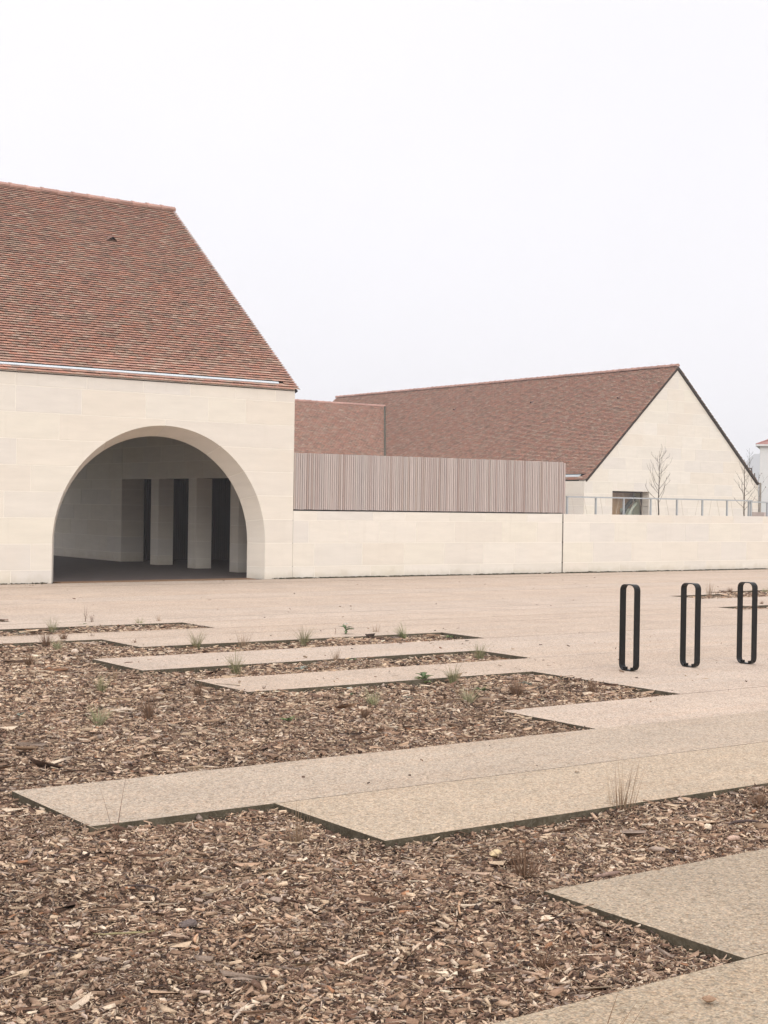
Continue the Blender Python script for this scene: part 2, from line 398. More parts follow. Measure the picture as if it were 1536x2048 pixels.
for x0, x1, y0, y1 in rects:
    for yy in np.arange(y0, y1-.01, .5):
        ya, yb = yy, min(yy+.5, y1); xa = max(x0, left_edge(ya)); xb = min(x1, 3.63+1.213*(yb-2.955)+.5)
        if xb-xa < .05 or yb-ya < .045 or yb < 2.2: continue
        dist = .583*(xa+min(xb, xa+3))/2+.812*ya
        area = (xb-xa)*(yb-ya)
        if ya > 15.5 and xa > 15: dens, lm = 1300, .034
        elif dist < 7.2: dens, lm = 10300, .0150
        elif dist < 10: dens, lm = 5000, .0188
        elif dist < 13: dens, lm = 2700, .0235
        else: dens, lm = 1700, .0275
        parts.append(chips(int(area*dens*.30), (xa+.006, xb-.006, ya+.006, yb-.006), lm*1.12, .46, (-.010, .021)))
        slivers.append(chips(int(area*dens*.58), (xa+.006, xb-.006, ya+.006, yb-.006), lm, .46, (-.016, .020), wedge=True))
        if yy == y0: parts.append(chips(int((xb-xa)*dens*.05), (xa+.006, xb-.006, y0-.004, y0+.06), lm*.8, .26, (.016, .040)))
        parts.append(chips(int(area*dens*.012), (xa+.02, xb-.02, ya+.02, yb-.02), min(lm*2.1, .036), .3, (.004, .016), True, splinter=.4))
# coarser cover carries on beyond the sides of the picture
for x0, x1, y0, y1 in rects:
    for yy in np.arange(y0, y1-.05, 1.0):
        ya, yb = yy, min(yy+1.0, y1); xl = left_edge(ya+.5); xr = 3.63+1.213*(yb-2.955)+.5
        for a, b in ((max(x0, xl-3.2), min(x1, xl)), (max(x0, xr), min(x1, xr+2.2))):
            if b-a > .1: slivers.append(chips(int((b-a)*(yb-ya)*900), (a, b, ya+.006, yb-.006), .034, .4, (-.010, .018), wedge=True, splinter=.08))
tag(link('wood_chips', npmesh('wood_chips', *join(parts)), None, CHIP), kind='stuff')
tag(link('wood_slivers', npmesh('wood_slivers', *join(slivers)), None, CHIP), kind='stuff')
# scattered crumbs that have spilled onto the paving
parts = []
def crumbs(n, rect, lm):
    v, f, c = chips(n, rect, lm, .4, (0, 0)); ctr = v.reshape(-1, 8, 3)
    mnz = ctr[:, :, 2].min(1); ctr[:, :, 2] += (.0015-mnz)[:, None]
    return ctr.reshape(-1, 3), f, np.clip(c*.7, .02, .6)
for rc, n in (((4.1, 6.5, 5.62, 7.6), 5), ((4.2, 6.5, 3.5, 4.45), 4), ((3.0, 4.2, 2.5, 3.4), 3), ((3, 7.3, 6.7, 8.6), 6), ((6.3, 11, 10.7, 11.5), 26), ((6.2, 11, 12.6, 13.5), 26),
              ((7.2, 12, 14.6, 15.4), 22), ((9.6, 14, 7, 14), 60), ((8, 24, 16, 26), 90), ((7.5, 12, 8.2, 10), 20), ((5, 16, 25.6, 26.15), 60)):
    parts.append(crumbs(n, rc, .019))
tag(link('fallen_litter', npmesh('fallen_litter', *join(parts)), None, CHIP), kind='stuff')
# moss and dirt in the gap along the foot of the walls
def moss(x0, x1, n):
    v, f, c = chips(n, (x0, x1, 26.195, 26.24), .035, .5, (0, 0)); ctr = v.reshape(-1, 8, 3)
    ctr[:, :, 2] += (NR.uniform(.0, .022, n)-ctr[:, :, 2].mean(1))[:, None]
    k = np.array([(.07,.06,.035),(.05,.042,.028),(.10,.085,.05),(.045,.05,.025)])[NR.integers(0, 4, n)]
    return ctr.reshape(-1, 3), f, np.repeat(k, 8, 0)
parts = [moss(6, 11.02, 420), moss(15.95, 34, 1700)]
for q in range(26):
    a = R.uniform(16.2, 32); parts.append(moss(a, a+R.uniform(.3, 1.2), 60))
tag(link('moss', npmesh('moss', *join(parts)), None, CHIP), kind='stuff')

# terrace behind the boundary wall
b = MB().box(24.32, 26.66, -.25, 110, 69, .85)
tag(b.build('terrace', m_plain('terrace_gravel', (.36, .30, .24), 0.95, 0.1, 0, 0.15, 8)), kind='structure')
# distant wooded hill
tt = np.linspace(-700, 500, 260); ss = np.linspace(0, 1, 18); rr = np.array(rt); ff = np.array((.583, .812, 0)); ctr = np.array((1182.0, 998.0, 0))
hh = 30+34*np.clip((tt+45)/60, 0, 1)**.8+10*np.sin(tt/260)+1.6*np.sin(tt/3.1)+1.2*np.sin(tt/1.7+1)
V = np.stack([ctr[None, None]+rr[None, None]*tt[:, None, None]+ff[None, None]*((ss-1)*150)[None, :, None]]*1, 0)[0]
V[..., 2] = -.5+(hh[:, None]+NR.normal(0, .7, (260, 18)))*np.sin(ss*np.pi/2)[None]**.8
ii = (np.arange(259)[:, None]*18+np.arange(17)[None]).ravel()
q = N('winter_wood', 0.95, 0.05); hm = q.out(q.ramp(q.noise(q.coord(), 0.12, 5), [(0.35, (.035, .035, .028)), (0.65, (.085, .075, .055))]))
tag(link('hill', npmesh('hill', V.reshape(-1, 3), np.stack([ii, ii+18, ii+19, ii+1], 1)), None, hm), kind='structure')
# ------------------------------------------------------------------ masonry
GAP = .0075
class Frame:
    """a wall plane: origin O, direction U along the wall, outward normal NN"""
    def __init__(s, O, U, NN): s.O, s.U, s.N = Vector(O), Vector(U), Vector(NN)
    def p(s, u, v, d=0.0): return s.O+s.U*u+Vector((0, 0, v))-s.N*d
def clip(poly, a, b):
    """keeps the side of the line a->b that lies to its left"""
    out = []; n = len(poly)
    f = lambda p: (b[0]-a[0])*(p[1]-a[1])-(b[1]-a[1])*(p[0]-a[0])
    for i in range(n):
        p, q = poly[i], poly[(i+1) % n]; fp, fq = f(p), f(q)
        if fp >= 0: out.append(p)
        if (fp > 0 > fq) or (fp < 0 < fq):
            t = fp/(fp-fq); out.append((p[0]+(q[0]-p[0])*t, p[1]+(q[1]-p[1])*t))
    return out
def area(poly): return .5*abs(sum(p[0]*q[1]-q[0]*p[1] for p, q in zip(poly, poly[1:]+poly[:1])))
def stone(parent, fr, poly, thick, d0=0.0, back=None, name='stone_block', mat=None):
    back = back or (lambda p: p)
    b = MB(); n = len(poly)
    V = [fr.p(u, v, d0) for u, v in poly]+[fr.p(*back(p), thick) for p in poly]
    b.add(V, [tuple(range(n)), tuple(range(2*n-1, n-1, -1))]+[(i, i+n, (i+1) % n+n, (i+1) % n) for i in range(n)])
    if parent is None: return b
    return b.build(name, mat or STONE, parent)
def inset(p, g): return [(p[0]+g, p[1]+g), (p[2]-g, p[1]+g), (p[2]-g, p[3]-g), (p[0]+g, p[3]-g)]
def joints(u0, u1, rng, lo=.85, hi=1.5):
    us = [u0]; u = u0+rng.uniform(.3, hi)
    while u < u1-.45: us.append(u); u += rng.uniform(lo, hi)
    return us+[u1]
def ashlar(parent, fr, u0, u1, courses, thick, outline=None, hole=None, seed=1, mat=None):
    """courses of dressed stones, each its own part, over a recessed mortar bed"""
    rng = random.Random(seed); mort = MB()
    for v0, v1 in zip(courses[:-1], courses[1:]):
        us = joints(u0, u1, rng)
        for a, c in zip(us[:-1], us[1:]):
            rs = [(a, v0, c, v1)]
            if hole:
                h0, k0, h1, k1 = hole
                if a < h1 and c > h0 and v0 < k1 and v1 > k0:
                    rs = []
                    if a < h0: rs.append((a, v0, h0, v1))
                    if c > h1: rs.append((h1, v0, c, v1))
                    if v1 > k1: rs.append((max(a, h0), k1, min(c, h1), v1))
                    if v0 < k0: rs.append((max(a, h0), v0, min(c, h1), k0))
            for r_ in rs:
                if r_[2]-r_[0] < .03 or r_[3]-r_[1] < .03: continue
                g = inset(r_, GAP)
                if outline:
                    for p, q_ in outline: g = clip(g, p, q_) if len(g) > 2 else g
                if len(g) > 2 and area(g) > .004: stone(parent, fr, g, thick, mat=mat)
                mg = [(r_[0], r_[1]), (r_[2], r_[1]), (r_[2], r_[3]), (r_[0], r_[3])]
                mg = [(min(max(p[0], u0+.012), u1-.012), min(max(p[1], courses[0]), courses[-1]-.012)) for p in mg]
                if hole: pass
                if outline:
                    for p, q_ in outline: mg = clip(mg, p, q_) if len(mg) > 2 else mg
                if len(mg) > 2 and area(mg) > .003:
                    mort.add([fr.p(u, v, .004) for u, v in mg], [tuple(range(len(mg)))])
    mort.build('mortar', MORTAR, parent)
COURSES = [0.0, .26, .76, 1.26, 1.76, 2.26, 2.76, 3.26, 3.76, 4.05]

# ------------------------------------------------------------------ tiled roofs
TPAL = np.array([(.355,.205,.15),(.385,.245,.185),(.31,.17,.13),(.36,.275,.21),(.27,.215,.165),(.20,.145,.115),(.42,.23,.165),(.33,.19,.155),(.425,.335,.265),(.385,.18,.12)])
TPW = np.array([.20,.17,.11,.14,.10,.07,.07,.07,.05,.02]); TPW = TPW/TPW.sum()
def tile_colour(n): return np.clip(TPAL[NR.choice(len(TPAL), n, p=TPW)]*NR.uniform(.88, 1.12, (n, 1))*.66+np.array((.345,.215,.16))*.34, 0, .6)*np.array((1.10,1.0,.965))
def tiled_roof(parent, O, A, U, e, w, rows, span, skip=None, singles=(), s0=0.0):
    """flat clay tiles hung in courses; rows listed in SINGLES become one object per tile, the rest one part"""
    O, A, U = np.array(O, float), np.array(A, float), np.array(U, float); Nn = np.cross(A, U)
    if Nn[2] < 0: Nn = -Nn
    lo = np.array([(0,0,.0445),(1,0,.0445),(1,1,.0),(0,1,.0),(0,0,.0525),(1,0,.0525),(1,1,.007),(0,1,.007)])
    F0 = np.array([(4,5,6,7),(0,1,5,4),(1,2,6,5),(2,3,7,6),(3,0,4,7),(3,2,1,0)])
    Vs, Cs = [], []; single = None; tl = e*1.7
    for i in range(rows):
        a0, a1 = span(i); off = (i % 2)*w/2
        k0 = math.floor((a0-off)/w); k1 = math.ceil((a1-off)/w)
        for k in range(k0, k1):
            x0, x1 = max(a0, k*w+off)+.0015, min(a1, (k+1)*w+off)-.0015
            if x1-x0 < .03 or (skip and skip(i, x0, x1)): continue
            dj = R.uniform(-.003, .004); nj = R.uniform(-.0015, .003)
            if i in singles and x1-x0 > w-.01:
                if single is None:
                    P = lo*np.array((x1-x0, tl, 1)); me = pmesh('roof_tile', [tuple(P[j, 0]*A+P[j, 1]*U+P[j, 2]*Nn) for j in range(8)], F0)
                    me.materials.append(TILE); single = me
                o = link('roof_tile', single, parent, None, tuple(tile_colour(1)[0]))
                q_ = O+A*x0+U*(s0+i*e+dj)+Nn*nj; o.location = Vector(q_)-base_of(parent)
            else:
                P = lo*np.array((x1-x0, tl, 1))+np.array((x0, s0+i*e+dj, nj)); Vs.append(P); Cs.append(i)
    P = np.concatenate(Vs); n = len(Vs)
    V = O+P[:, 0:1]*A+P[:, 1:2]*U+P[:, 2:3]*Nn
    F = (F0[None]+8*np.arange(n)[:, None, None]).reshape(-1, 4)
    o = link('roof_tiling', npmesh('roof_tiling', V, F, np.repeat(tile_colour(n), 8, 0)), parent, TILES); o['kind'] = 'stuff'
def ridge(parent, p0, p1, step, r=.085, drop=.05):
    p0, p1 = Vector(p0), Vector(p1); d = (p1-p0); L_ = d.length; d.normalize(); sd = d.cross(Vector((0, 0, 1))).normalized()
    n = max(1, round(L_/step)); st = L_/n; V, F = [], []
    sec = [(math.cos(t)*1.12, math.sin(t)) for t in np.linspace(-.25, math.pi+.25, 9)]
    for j, (x, k) in enumerate(((0, 1.0), (st*.86, 1.0), (st*.86, 1.13), (st*1.02, 1.13))):
        for c, s_ in sec: V.append(d*x+sd*(c*r*k)+Vector((0, 0, s_*r*k-drop)))
        if j:
            for q_ in range(8):
                a = (j-1)*9+q_; F.append((a, a+1, a+10, a+9))
    F.append(tuple(range(8, -1, -1))); F.append(tuple(range(27, 36)))
    me = pmesh('ridge_tile', V, F); me.materials.append(RIDGE)
    for i in range(n):
        c = np.array((.365, .215, .172))*R.uniform(.85, 1.1)
        o = link('ridge_tile', me, parent, None, tuple(c)); o.location = p0+d*(st*i)+Vector((0, 0, R.uniform(-.006, .006)))-base_of(parent)
def vent(parent, pos, A, U, s=1.0):
    """small triangular roof vent"""
    A, U, pos = Vector(A), Vector(U), Vector(pos); Nn = A.cross(U); Nn = -Nn if Nn.z < 0 else Nn; w, h, l = .15*s, .13*s, .26*s
    V = [pos-A*w+Nn*.04, pos+A*w+Nn*.04, pos+Nn*(.04+h), pos+U*l+Nn*.03]
    b = MB().add(V, [(0, 2, 3), (2, 1, 3), (0, 3, 1)])
    t = .012*s
    V2 = [pos-A*(w+t)+Nn*.045-U*.012, pos+A*(w+t)+Nn*.045-U*.012, pos+Nn*(.045+h+t)-U*.012, pos+U*(l+.02)+Nn*.04]
    b2 = MB().add(V2+[V2[0]+A*t*1.3, V2[1]-A*t*1.3, V2[2]-Nn*t*1.3], [(0, 2, 3), (2, 1, 3), (0, 4, 6, 2), (2, 6, 5, 1)])
    o = b2.build('roof_vent', RIDGE, parent, color=(.17, .10, .078))
    b.build('opening', DARK, o)

# ------------------------------------------------------------------ archway building
XE, YF = 16.464, 26.25
barn = thing('archway_building', (11, 33, 0), 'big pale stone building with a round arch opening under a steep tiled roof', 'building')
CX, R1, R2, VS, TH = 13.398, 2.373, 2.172, .758, .40
fr = Frame((0, YF, 0), (1, 0, 0), (0, -1, 0))
def arch_back(p):
    u, v = p
    if v <= VS: return (CX+(u-CX)*R2/R1, v)
    return (CX+(u-CX)*R2/R1, VS+(v-VS)*R2/R1)
def half_poly(u0, v0, u1, v1, rad):
    """rect (left of the arch centre) minus the arch; returns polygon and the set of points on the arch"""
    xa = lambda v: CX-rad if v <= VS else (CX-math.sqrt(max(rad*rad-(v-VS)**2, 0)) if v < VS+rad else 1e9)
    va = lambda u: VS+math.sqrt(max(rad*rad-(CX-u)**2, 0))
    if xa(v0) >= u1-1e-6: return [(u0, v0), (u1, v0), (u1, v1), (u0, v1)], []
    if xa(v0) > u0: vb = v0
    else:
        if u0 < CX-rad: return None, None
        vb = va(u0)
        if vb >= v1-.02: return None, None
    arc = [(max(xa(vb), u0), vb)]
    vt = min(v1, va(u1)) if u1 > CX-rad else v1
    if vb < VS: arc.append((CX-rad, min(VS, vt)))
    if vt > VS:
        ta = math.acos(min(1, max(-1, (CX-arc[-1][0])/rad))); tb = math.asin(min(1, (vt-VS)/rad)); n = max(2, int((tb-ta)/.05))
        arc += [(CX-rad*math.cos(ta+(tb-ta)*j/n), VS+rad*math.sin(ta+(tb-ta)*j/n)) for j in range(1, n+1)]
    pts = ([(u0, vb)] if vb == v0 and arc[0][0] > u0+1e-6 else [])+arc
    if vt < v1-1e-6: pts.append((u1, v1))
    pts.append((u0, v1)); 
    return pts, arc
mort = MB(); rng = random.Random(5)
for v0, v1 in zip(COURSES[:-1], COURSES[1:]):
    full = v0 >= VS+R1
    js = [joints(5.0, XE, rng)] if full else [joints(5.0, CX, rng), None]
    if not full:
        ms = joints(2*CX-XE, CX, rng); js[1] = ms
    for side, us in enumerate(js):
        if us is None: continue
        if not full:      # drop joints that would leave slivers at the arch
            xa0 = CX-R1 if v0 <= VS else CX-math.sqrt(max(R1*R1-(v0-VS)**2, 0)); xa1 = CX-R1 if v1 <= VS else (CX-math.sqrt(max(R1*R1-(v1-VS)**2, 0)) if v1 < VS+R1 else CX)
            us = [us[0]]+[u for u in us[1:-1] if not (xa0-.38 < u < xa0+.25) and not (xa1-.2 < u < xa1+.2)]+[us[-1]]
        for a, c in zip(us[:-1], us[1:]):
            for kind in (0, 1):
                g = GAP if kind == 0 else 0.0; rad = R1 if kind == 0 else R1+.006
                e0 = max(a+g, 5.0) ; e1 = c-g
                if kind == 1 and ((full and c == XE) or (side == 1 and a == us[0])):
                    e0, e1 = (e0+.012, e1) if side == 1 else (e0, e1-.012)
                w0, w1 = v0+g, v1-g
                if full: poly, arc = [(e0, w0), (e1, w0), (e1, w1), (e0, w1)], []
                else: poly, arc = half_poly(e0, w0, e1, w1, rad)
                if not poly or area(poly) < .01: continue
                on = set(arc); mir = (lambda p: (2*CX-p[0], p[1])) if side == 1 else (lambda p: p)
                pp = [mir(p) for p in poly]; onm = {mir(p) for p in on}
                if side == 1: pp = pp[::-1]
                bk = lambda p: arch_back(p) if p in onm else p
                if kind == 0: stone(barn, fr, pp, TH, 0, bk)
                else:
                    n = len(pp)
                    mort.add([fr.p(u, v, .004) for u, v in pp]+[fr.p(*bk(p), TH-.004) for p in pp], [tuple(range(n))]+[(i, i+n, (i+1) % n+n, (i+1) % n) for i in range(n)])
mort.build('mortar', MORTAR, barn)
# roof: pitch 38.8 degrees, ridge at Y 32.1
SL = .803; nrm = math.hypot(1, SL); cU = (0, 1/nrm, SL/nrm); XV = 16.554
EV = (0, 26.215, 4.045+SL*(26.215-26.264)); RY, RZ = 32.13, 4.045+SL*(32.13-26.264)
E = .0903; ROWS = int(math.hypot(RY-EV[1], RZ-EV[2])/E)
GX = 16.10
def skipg(i, x0, x1):
    if i == 2: return x0 < GX-.02
    if i == 1: return False
    return False
tiled_roof(barn, EV, (1, 0, 0), cU, E, .171, ROWS, lambda i: (5.0, XV), skipg, singles=(0, 1, 3, 4, 5, 6, 7, 8))
ridge(barn, (XV+.01, RY+.02, RZ+.06), (5.0, RY+.02, RZ+.06), .39, .088, .03)
BY = 41.4; BZ = 4.3; SB = (RZ-BZ)/(BY-RY); sbn = math.hypot(1, SB)
b = MB()
b.prism([(5, EV[1]+.02, EV[2]), (5, RY, RZ), (5, RY, RZ-.14), (5, EV[1]+.12, EV[2]-.04)], (XV-.03-5, 0, 0))
b.prism([(5, RY+.002, RZ), (5, BY, BZ), (5, BY, BZ-.14), (5, RY+.002, RZ-.14)], (XV-.03-5, 0, 0))
b.build('roof_deck', DECK, barn)
tiled_roof(barn, (0, BY, BZ), (-1, 0, 0), (0, -1/sbn, SB/sbn), .18, .342, int(math.hypot(BY-RY, BZ-RZ)/.18), lambda i: (-XV, -5.0))
# box gutter set into the roof above the second course
q0 = np.array(EV); U_ = np.array(cU); N_ = np.array((0, -SL/nrm, 1/nrm))
def gp(x, s_, n_): return Vector(q0+np.array((x, 0, 0))+U_*s_+N_*n_)
b = MB()
prof = [(2*E-.010, .030), (2*E-.010, .050), (2*E+.030, .060), (2*E+.042, .056), (2*E+.066, .010), (3.2*E, .002), (3.2*E, -.01), (2*E-.006, -.01)]
b.prism([gp(5, s_, n_) for s_, n_ in prof], (GX-5, 0, 0)); b.build('gutter', ZINC, barn)
vent(barn, gp(14.164, math.hypot(30.64-EV[1], 7.603-EV[2])-.12, 0), (1, 0, 0), cU, .9)
# hidden end and back walls
b = MB().prism([(XE-.40, YF+.45, 3.99), (XE-.40, RY, RZ-.2), (XE-.40, BY-.2, BZ-.1), (XE-.40, BY-.2, 3.99)], (.40, 0, 0))
b.build('gable_wall', STONE, barn)
for ya in (YF+TH, 30.6, 34.9, BY-.7): MB().box(5, ya, 0, 5.4, ya+.5, 3.5).build('unseen_side_pier', STONE, barn)  # unseen end kept open between added piers so daylight reaches the passage
MB().box(5, YF+TH, 3.505, 5.4, BY-.2, 4.0).build('unseen_side_beam', STONE, barn)
MB().box(5.4, BY-.5, 3.3, XE+.6, BY-.2, 4.1).build('rear_lintel', STONE, barn)
MB().box(5.4, YF+TH+.002, 3.88, XE+.14, BY-.51, 3.98).build('ceiling', STONE, barn)
# passage wall with square piers towards the side aisle
PX, PD = 16.65, .42
fp = Frame((PX, 0, 0), (0, -1, 0), (-1, 0, 0))
ashlar(barn, fp, -40.6, -35.05, [0.0, .24, .66, 1.08, 1.50, 1.92, 2.18, 2.6, 3.0, 3.44, 3.88], .65, seed=3)
MB().box(PX+.006, 35.058, 0, PX+.64, 40.59, 3.87).build('wall_core', MORTAR, barn)
ashlar(barn, fp, -35.05, -27.36, [2.18, 2.6, 3.0, 3.44, 3.88], PD, seed=4)
MB().box(XE-.3, YF+TH+.003, 0, PX+.012, 27.35, 3.87).build('return_wall', STONE, barn)
for ya, yb in ((28.90, 29.29), (30.93, 31.34), (32.93, 33.35)):
    pr = MB().box(PX+.004, ya+.004, 0, PX+PD-.004, yb-.004, 2.178).build('pier', MORTAR, barn)
    for v0, v1 in zip([0.0, .24, .66, 1.08, 1.50, 1.92], [.24, .66, 1.08, 1.50, 1.92, 2.176]):
        MB().box(PX, ya, v0+GAP*.7, PX+PD, yb, v1-GAP*.7).build('stone_block', STONE, pr)
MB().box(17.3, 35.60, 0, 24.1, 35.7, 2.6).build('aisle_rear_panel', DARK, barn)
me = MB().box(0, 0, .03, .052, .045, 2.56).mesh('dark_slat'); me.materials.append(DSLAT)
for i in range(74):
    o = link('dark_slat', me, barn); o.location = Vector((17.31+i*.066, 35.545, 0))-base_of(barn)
MB().box(PX+PD+.003, YF+.45, 2.6, 24.2, 35.8, 2.68).build('aisle_roof', STONE, barn)
MB().box(23.95, YF+.45, 0, 24.15, 35.7, 2.6).build('aisle_end_wall', STONE, barn)
MB().box(CX-R2, YF+.012, -.05, CX+R2, YF+TH+.01, .012).build('threshold', RUSTED, barn)
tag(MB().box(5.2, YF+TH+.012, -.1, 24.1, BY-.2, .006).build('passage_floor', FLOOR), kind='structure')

# ------------------------------------------------------------------ long boundary wall and slatted screen
wall = thing('boundary_wall', (24, 26.4, 0), 'long low pale stone wall running from the arch building to the gable terrace', 'wall')
fw_ = Frame((0, YF+.004, 0), (1, 0, 0), (0, -1, 0)); WC = [0.0, .26, .76, 1.25, 1.457]
ashlar(wall, fw_, XE-.006, 24.235, WC, .39, seed=8)
ashlar(wall, fw_, 24.262, 46.0, WC, .39, seed=9)
MB().box(XE+.01, YF+.03, 0, 45.98, YF+.385, 1.445).build('wall_core', DARK, wall)
scr = thing('slat_screen', (20.4, 26.4, 1.46), 'tall screen of vertical weathered timber slats standing on the stone wall', 'fence')
MB().box(XE+.005, YF+.016, 1.458, 24.2, YF+.12, 1.478).build('bottom_rail', DARK, scr)
MB().box(XE+.005, YF+.085, 1.479, 24.28, YF+.115, 2.66).build('backing', DARK, scr)  # dark sheet added behind the slats to block light and darken the gaps
for z in (1.62, 2.08, 2.54): MB().box(XE+.005, YF+.060, z, 24.28, YF+.0845, z+.05).build('batten', SLAT, scr)
ns = 141; pitch = (24.25-XE-.012)/ns
me = MB().box(0, 0, 0, pitch-.013, .042, 1.213).mesh('slat'); me.materials.append(SLAT)
for i in range(ns):
    o = link('slat', me, scr); t = i/ns
    o.location = Vector((XE+.012+i*pitch+R.uniform(-.002, .002), YF+.016+R.uniform(-.003, .004), 1.480+R.uniform(-.003, .003)))-base_of(scr)
    o.scale = (1, 1, 1.0+.024*t+R.uniform(-.0015, .0015))
MB().box(24.255, YF+.012, 1.46, 24.315, YF+.30, 2.70).build('end_post', SLAT, scr)

# ------------------------------------------------------------------ railing
def railing(x0, n, step, z, label, y, last=True):
    r_ = thing('railing', (x0, y, .85), label, 'railing')
    MB().box(x0-.02, y-.03, z-.035, x0+n*step+.02, y+.03, z).build('top_rail', GALV, r_)
    for i in range(n+1):
        x = x0+i*step
        MB().box(x-.022, y-.018, .85, x+.022, y+.018, z-.036).build('post', GALV, r_)
        if i < n:
            for k, (a, c) in enumerate(((.16, .36), (.58, .84))):
                if (i+k) % 3 == 2: a, c = c, a
                MB().tube([(x+a*step, y, z-.04), (x+c*step, y, .95)], .0036, 4).build('wire', WIRE, r_)
    return r_
WIRE = m_plain('tan_wire', (.46, .39, .32), 0.6, 0.3)
railing(24.863, 7, .99, 1.90, 'long galvanised railing with slim posts along the top of the stone wall', 26.78)
railing(31.86, 6, .78, 1.865, 'short lower galvanised railing continuing beyond the second bare tree', 26.92)

# ------------------------------------------------------------------ gable building
YG = 42.46
gb = thing('gable_building', (45.6, 55, .85), 'long stone house with a steep tiled roof and a plain gable wall', 'building')
gl, ga, gr_ = (40.33, 2.76), (45.598, 7.60), (50.90, 2.80)
fg = Frame((0, YG, 0), (1, 0, 0), (0, -1, 0))
k1 = (7.679-2.793)/(45.598-40.372); k2 = (7.679-2.859)/(50.848-45.598)
ol = [((gl[0], 0), (gl[0], -1)), ((gr_[0], -1), (gr_[0], 0)), ((50.98, 7.60-k2*(50.98-45.598)), ga), (ga, (40.2, 7.60-k1*(45.598-40.2)))]
ol[0] = ((gl[0], 10), (gl[0], 0)); ol[1] = ((gr_[0], 0), (gr_[0], 10))
ashlar(gb, fg, gl[0], gr_[0], [.85, 1.21]+[1.21+.497*i for i in range(1, 14)], .35, outline=ol, hole=(41.913, .85, 44.018, 2.323), seed=21)
fs = Frame((gl[0], 0, 0), (0, -1, 0), (-1, 0, 0))
ashlar(gb, fs, -68.2, -YG-.005, [.85, 1.21, 1.707, 2.204, 2.70], .3, seed=22)
b = MB().box(gr_[0]-.3, YG+.36, .85, gr_[0], 68.2, 2.7)
b.prism([(gl[0]+.01, 68.0, .85), (gr_[0]-.01, 68.0, .85), (gr_[0]-.01, 68.0, 2.7), (45.598, 68.0, 7.5), (gl[0]+.01, 68.0, 2.7)], (0, .25, 0))
b.build('rear_wall', STONE, gb)
sn = math.hypot(1, k1); UL = np.array((1/sn, 0, k1/sn)); NL = np.array((-k1/sn, 0, 1/sn))
OL = np.array((40.372, 0, 2.793))-NL*.043-UL*.06; LENL = math.hypot(45.598-40.372, 7.679-2.793)+.06
GY0, GY1 = 42.80, 68.2
tiled_roof(gb, OL, (0, -1, 0), UL, E, .171, int(LENL/E), lambda i: (-68.28, -(YG-.055)), lambda i, a, c: i in (2, 3) and a < -GY0 - .0)
ridge(gb, (45.598, YG-.045, 7.679+.015), (45.598, 68.27, 7.69), .385, .09, .03)
sr_ = math.hypot(1, k2); UR = np.array((-1/sr_, 0, k2/sr_)); NRr = np.array((k2/sr_, 0, 1/sr_)); OR = np.array((50.848, 0, 2.859))-NRr*.043-UR*.06
tiled_roof(gb, OR, (0, 1, 0), UR, .18, .342, int(math.hypot(50.848-45.598, 7.679-2.859)/.18), lambda i: (YG-.06, 68.28))
def slabs(O_, U_, N_, ln, y0, y1, t): 
    a = O_+U_*.03; c = O_+U_*ln
    return [Vector((a[0], y0, a[2])), Vector((c[0], y0, c[2])), Vector((c[0]-N_[0]*t, y0, c[2]-N_[2]*t)), Vector((a[0]-N_[0]*t, y0, a[2]-N_[2]*t))]
b = MB(); b.prism(slabs(OL, UL, NL, LENL-.01, YG-.03, 0, .10), (0, 25.7, 0)); b.prism(slabs(OR, UR, NRr, LENL-.06, YG-.03, 0, .10), (0, 25.7, 0)); b.build('roof_deck', DECK, gb)
UND = m_plain('verge_mortar', (.045, .033, .026), 0.95, 0.1, 0, 0.25, 12)
b = MB(); b.prism(slabs(OL-UL*.0, UL, NL, LENL-.02, YG-.058, 0, .045), (0, .027, 0)); b.build('verge', UND, gb)
b = MB(); b.prism(slabs(OR, UR, NRr, LENL-.08, YG-.085, 0, .085), (0, .05, 0)); b.build('verge', UND, gb)
def gl_(y, s_, n_): return Vector(OL+UL*s_+NL*n_+np.array((0, y, 0)))
b = MB(); b.prism([gl_(GY0+.14, s_, n_) for s_, n_ in ((2*E-.01, .03), (2*E-.01, .05), (2*E+.05, .075), (2*E+.062, .068), (2*E+.066, .012), (4.1*E, .002), (4.1*E, -.01), (2*E, -.01))], (0, 24.5, 0)); b.build('gutter', ZINC, gb)
for x, y_, z in ((44.141, 55.693, 6.317), (44.224, 50.122, 6.395), (44.13, 44.436, 6.307)): vent(gb, Vector((x, y_, z))-Vector(NL)*.05, (0, -1, 0), UL, .75)
# window
wx0, wx1, wz = 41.913, 44.018, 2.323
wnd = MB().box(wx0, YG+.37, 2.265, wx1, YG+.43, wz+.02).box(wx1-.075, YG+.37, .85, wx1, YG+.43, 2.264).box(wx0, YG+.37, .85, wx0+.07, YG+.43, 2.264).build('window_frame', BROWN, gb)
GLASS = bpy.data.materials.new('window_glass'); GLASS.use_nodes = True; gt = GLASS.node_tree; gt.nodes.clear()
g1 = gt.nodes.new('ShaderNodeBsdfTransparent'); g1.inputs[0].default_value = (.86, .9, .88, 1); g2 = gt.nodes.new('ShaderNodeBsdfGlossy'); g2.inputs['Roughness'].default_value = .02
g3 = gt.nodes.new('ShaderNodeMixShader'); g3.inputs[0].default_value = .035; g4 = gt.nodes.new('ShaderNodeOutputMaterial')
gt.links.new(g1.outputs[0], g3.inputs[1]); gt.links.new(g2.outputs[0], g3.inputs[2]); gt.links.new(g3.outputs[0], g4.inputs[0])
MB().box(wx0+.071, YG+.392, .86, wx1-.076, YG+.404, 2.264).build('pane', GLASS, wnd)
MB().box(wx0-.3, YG+.352, wz+.0205, wx1+.3, YG+.9, wz+.10).build('window_lintel', STONE, gb)
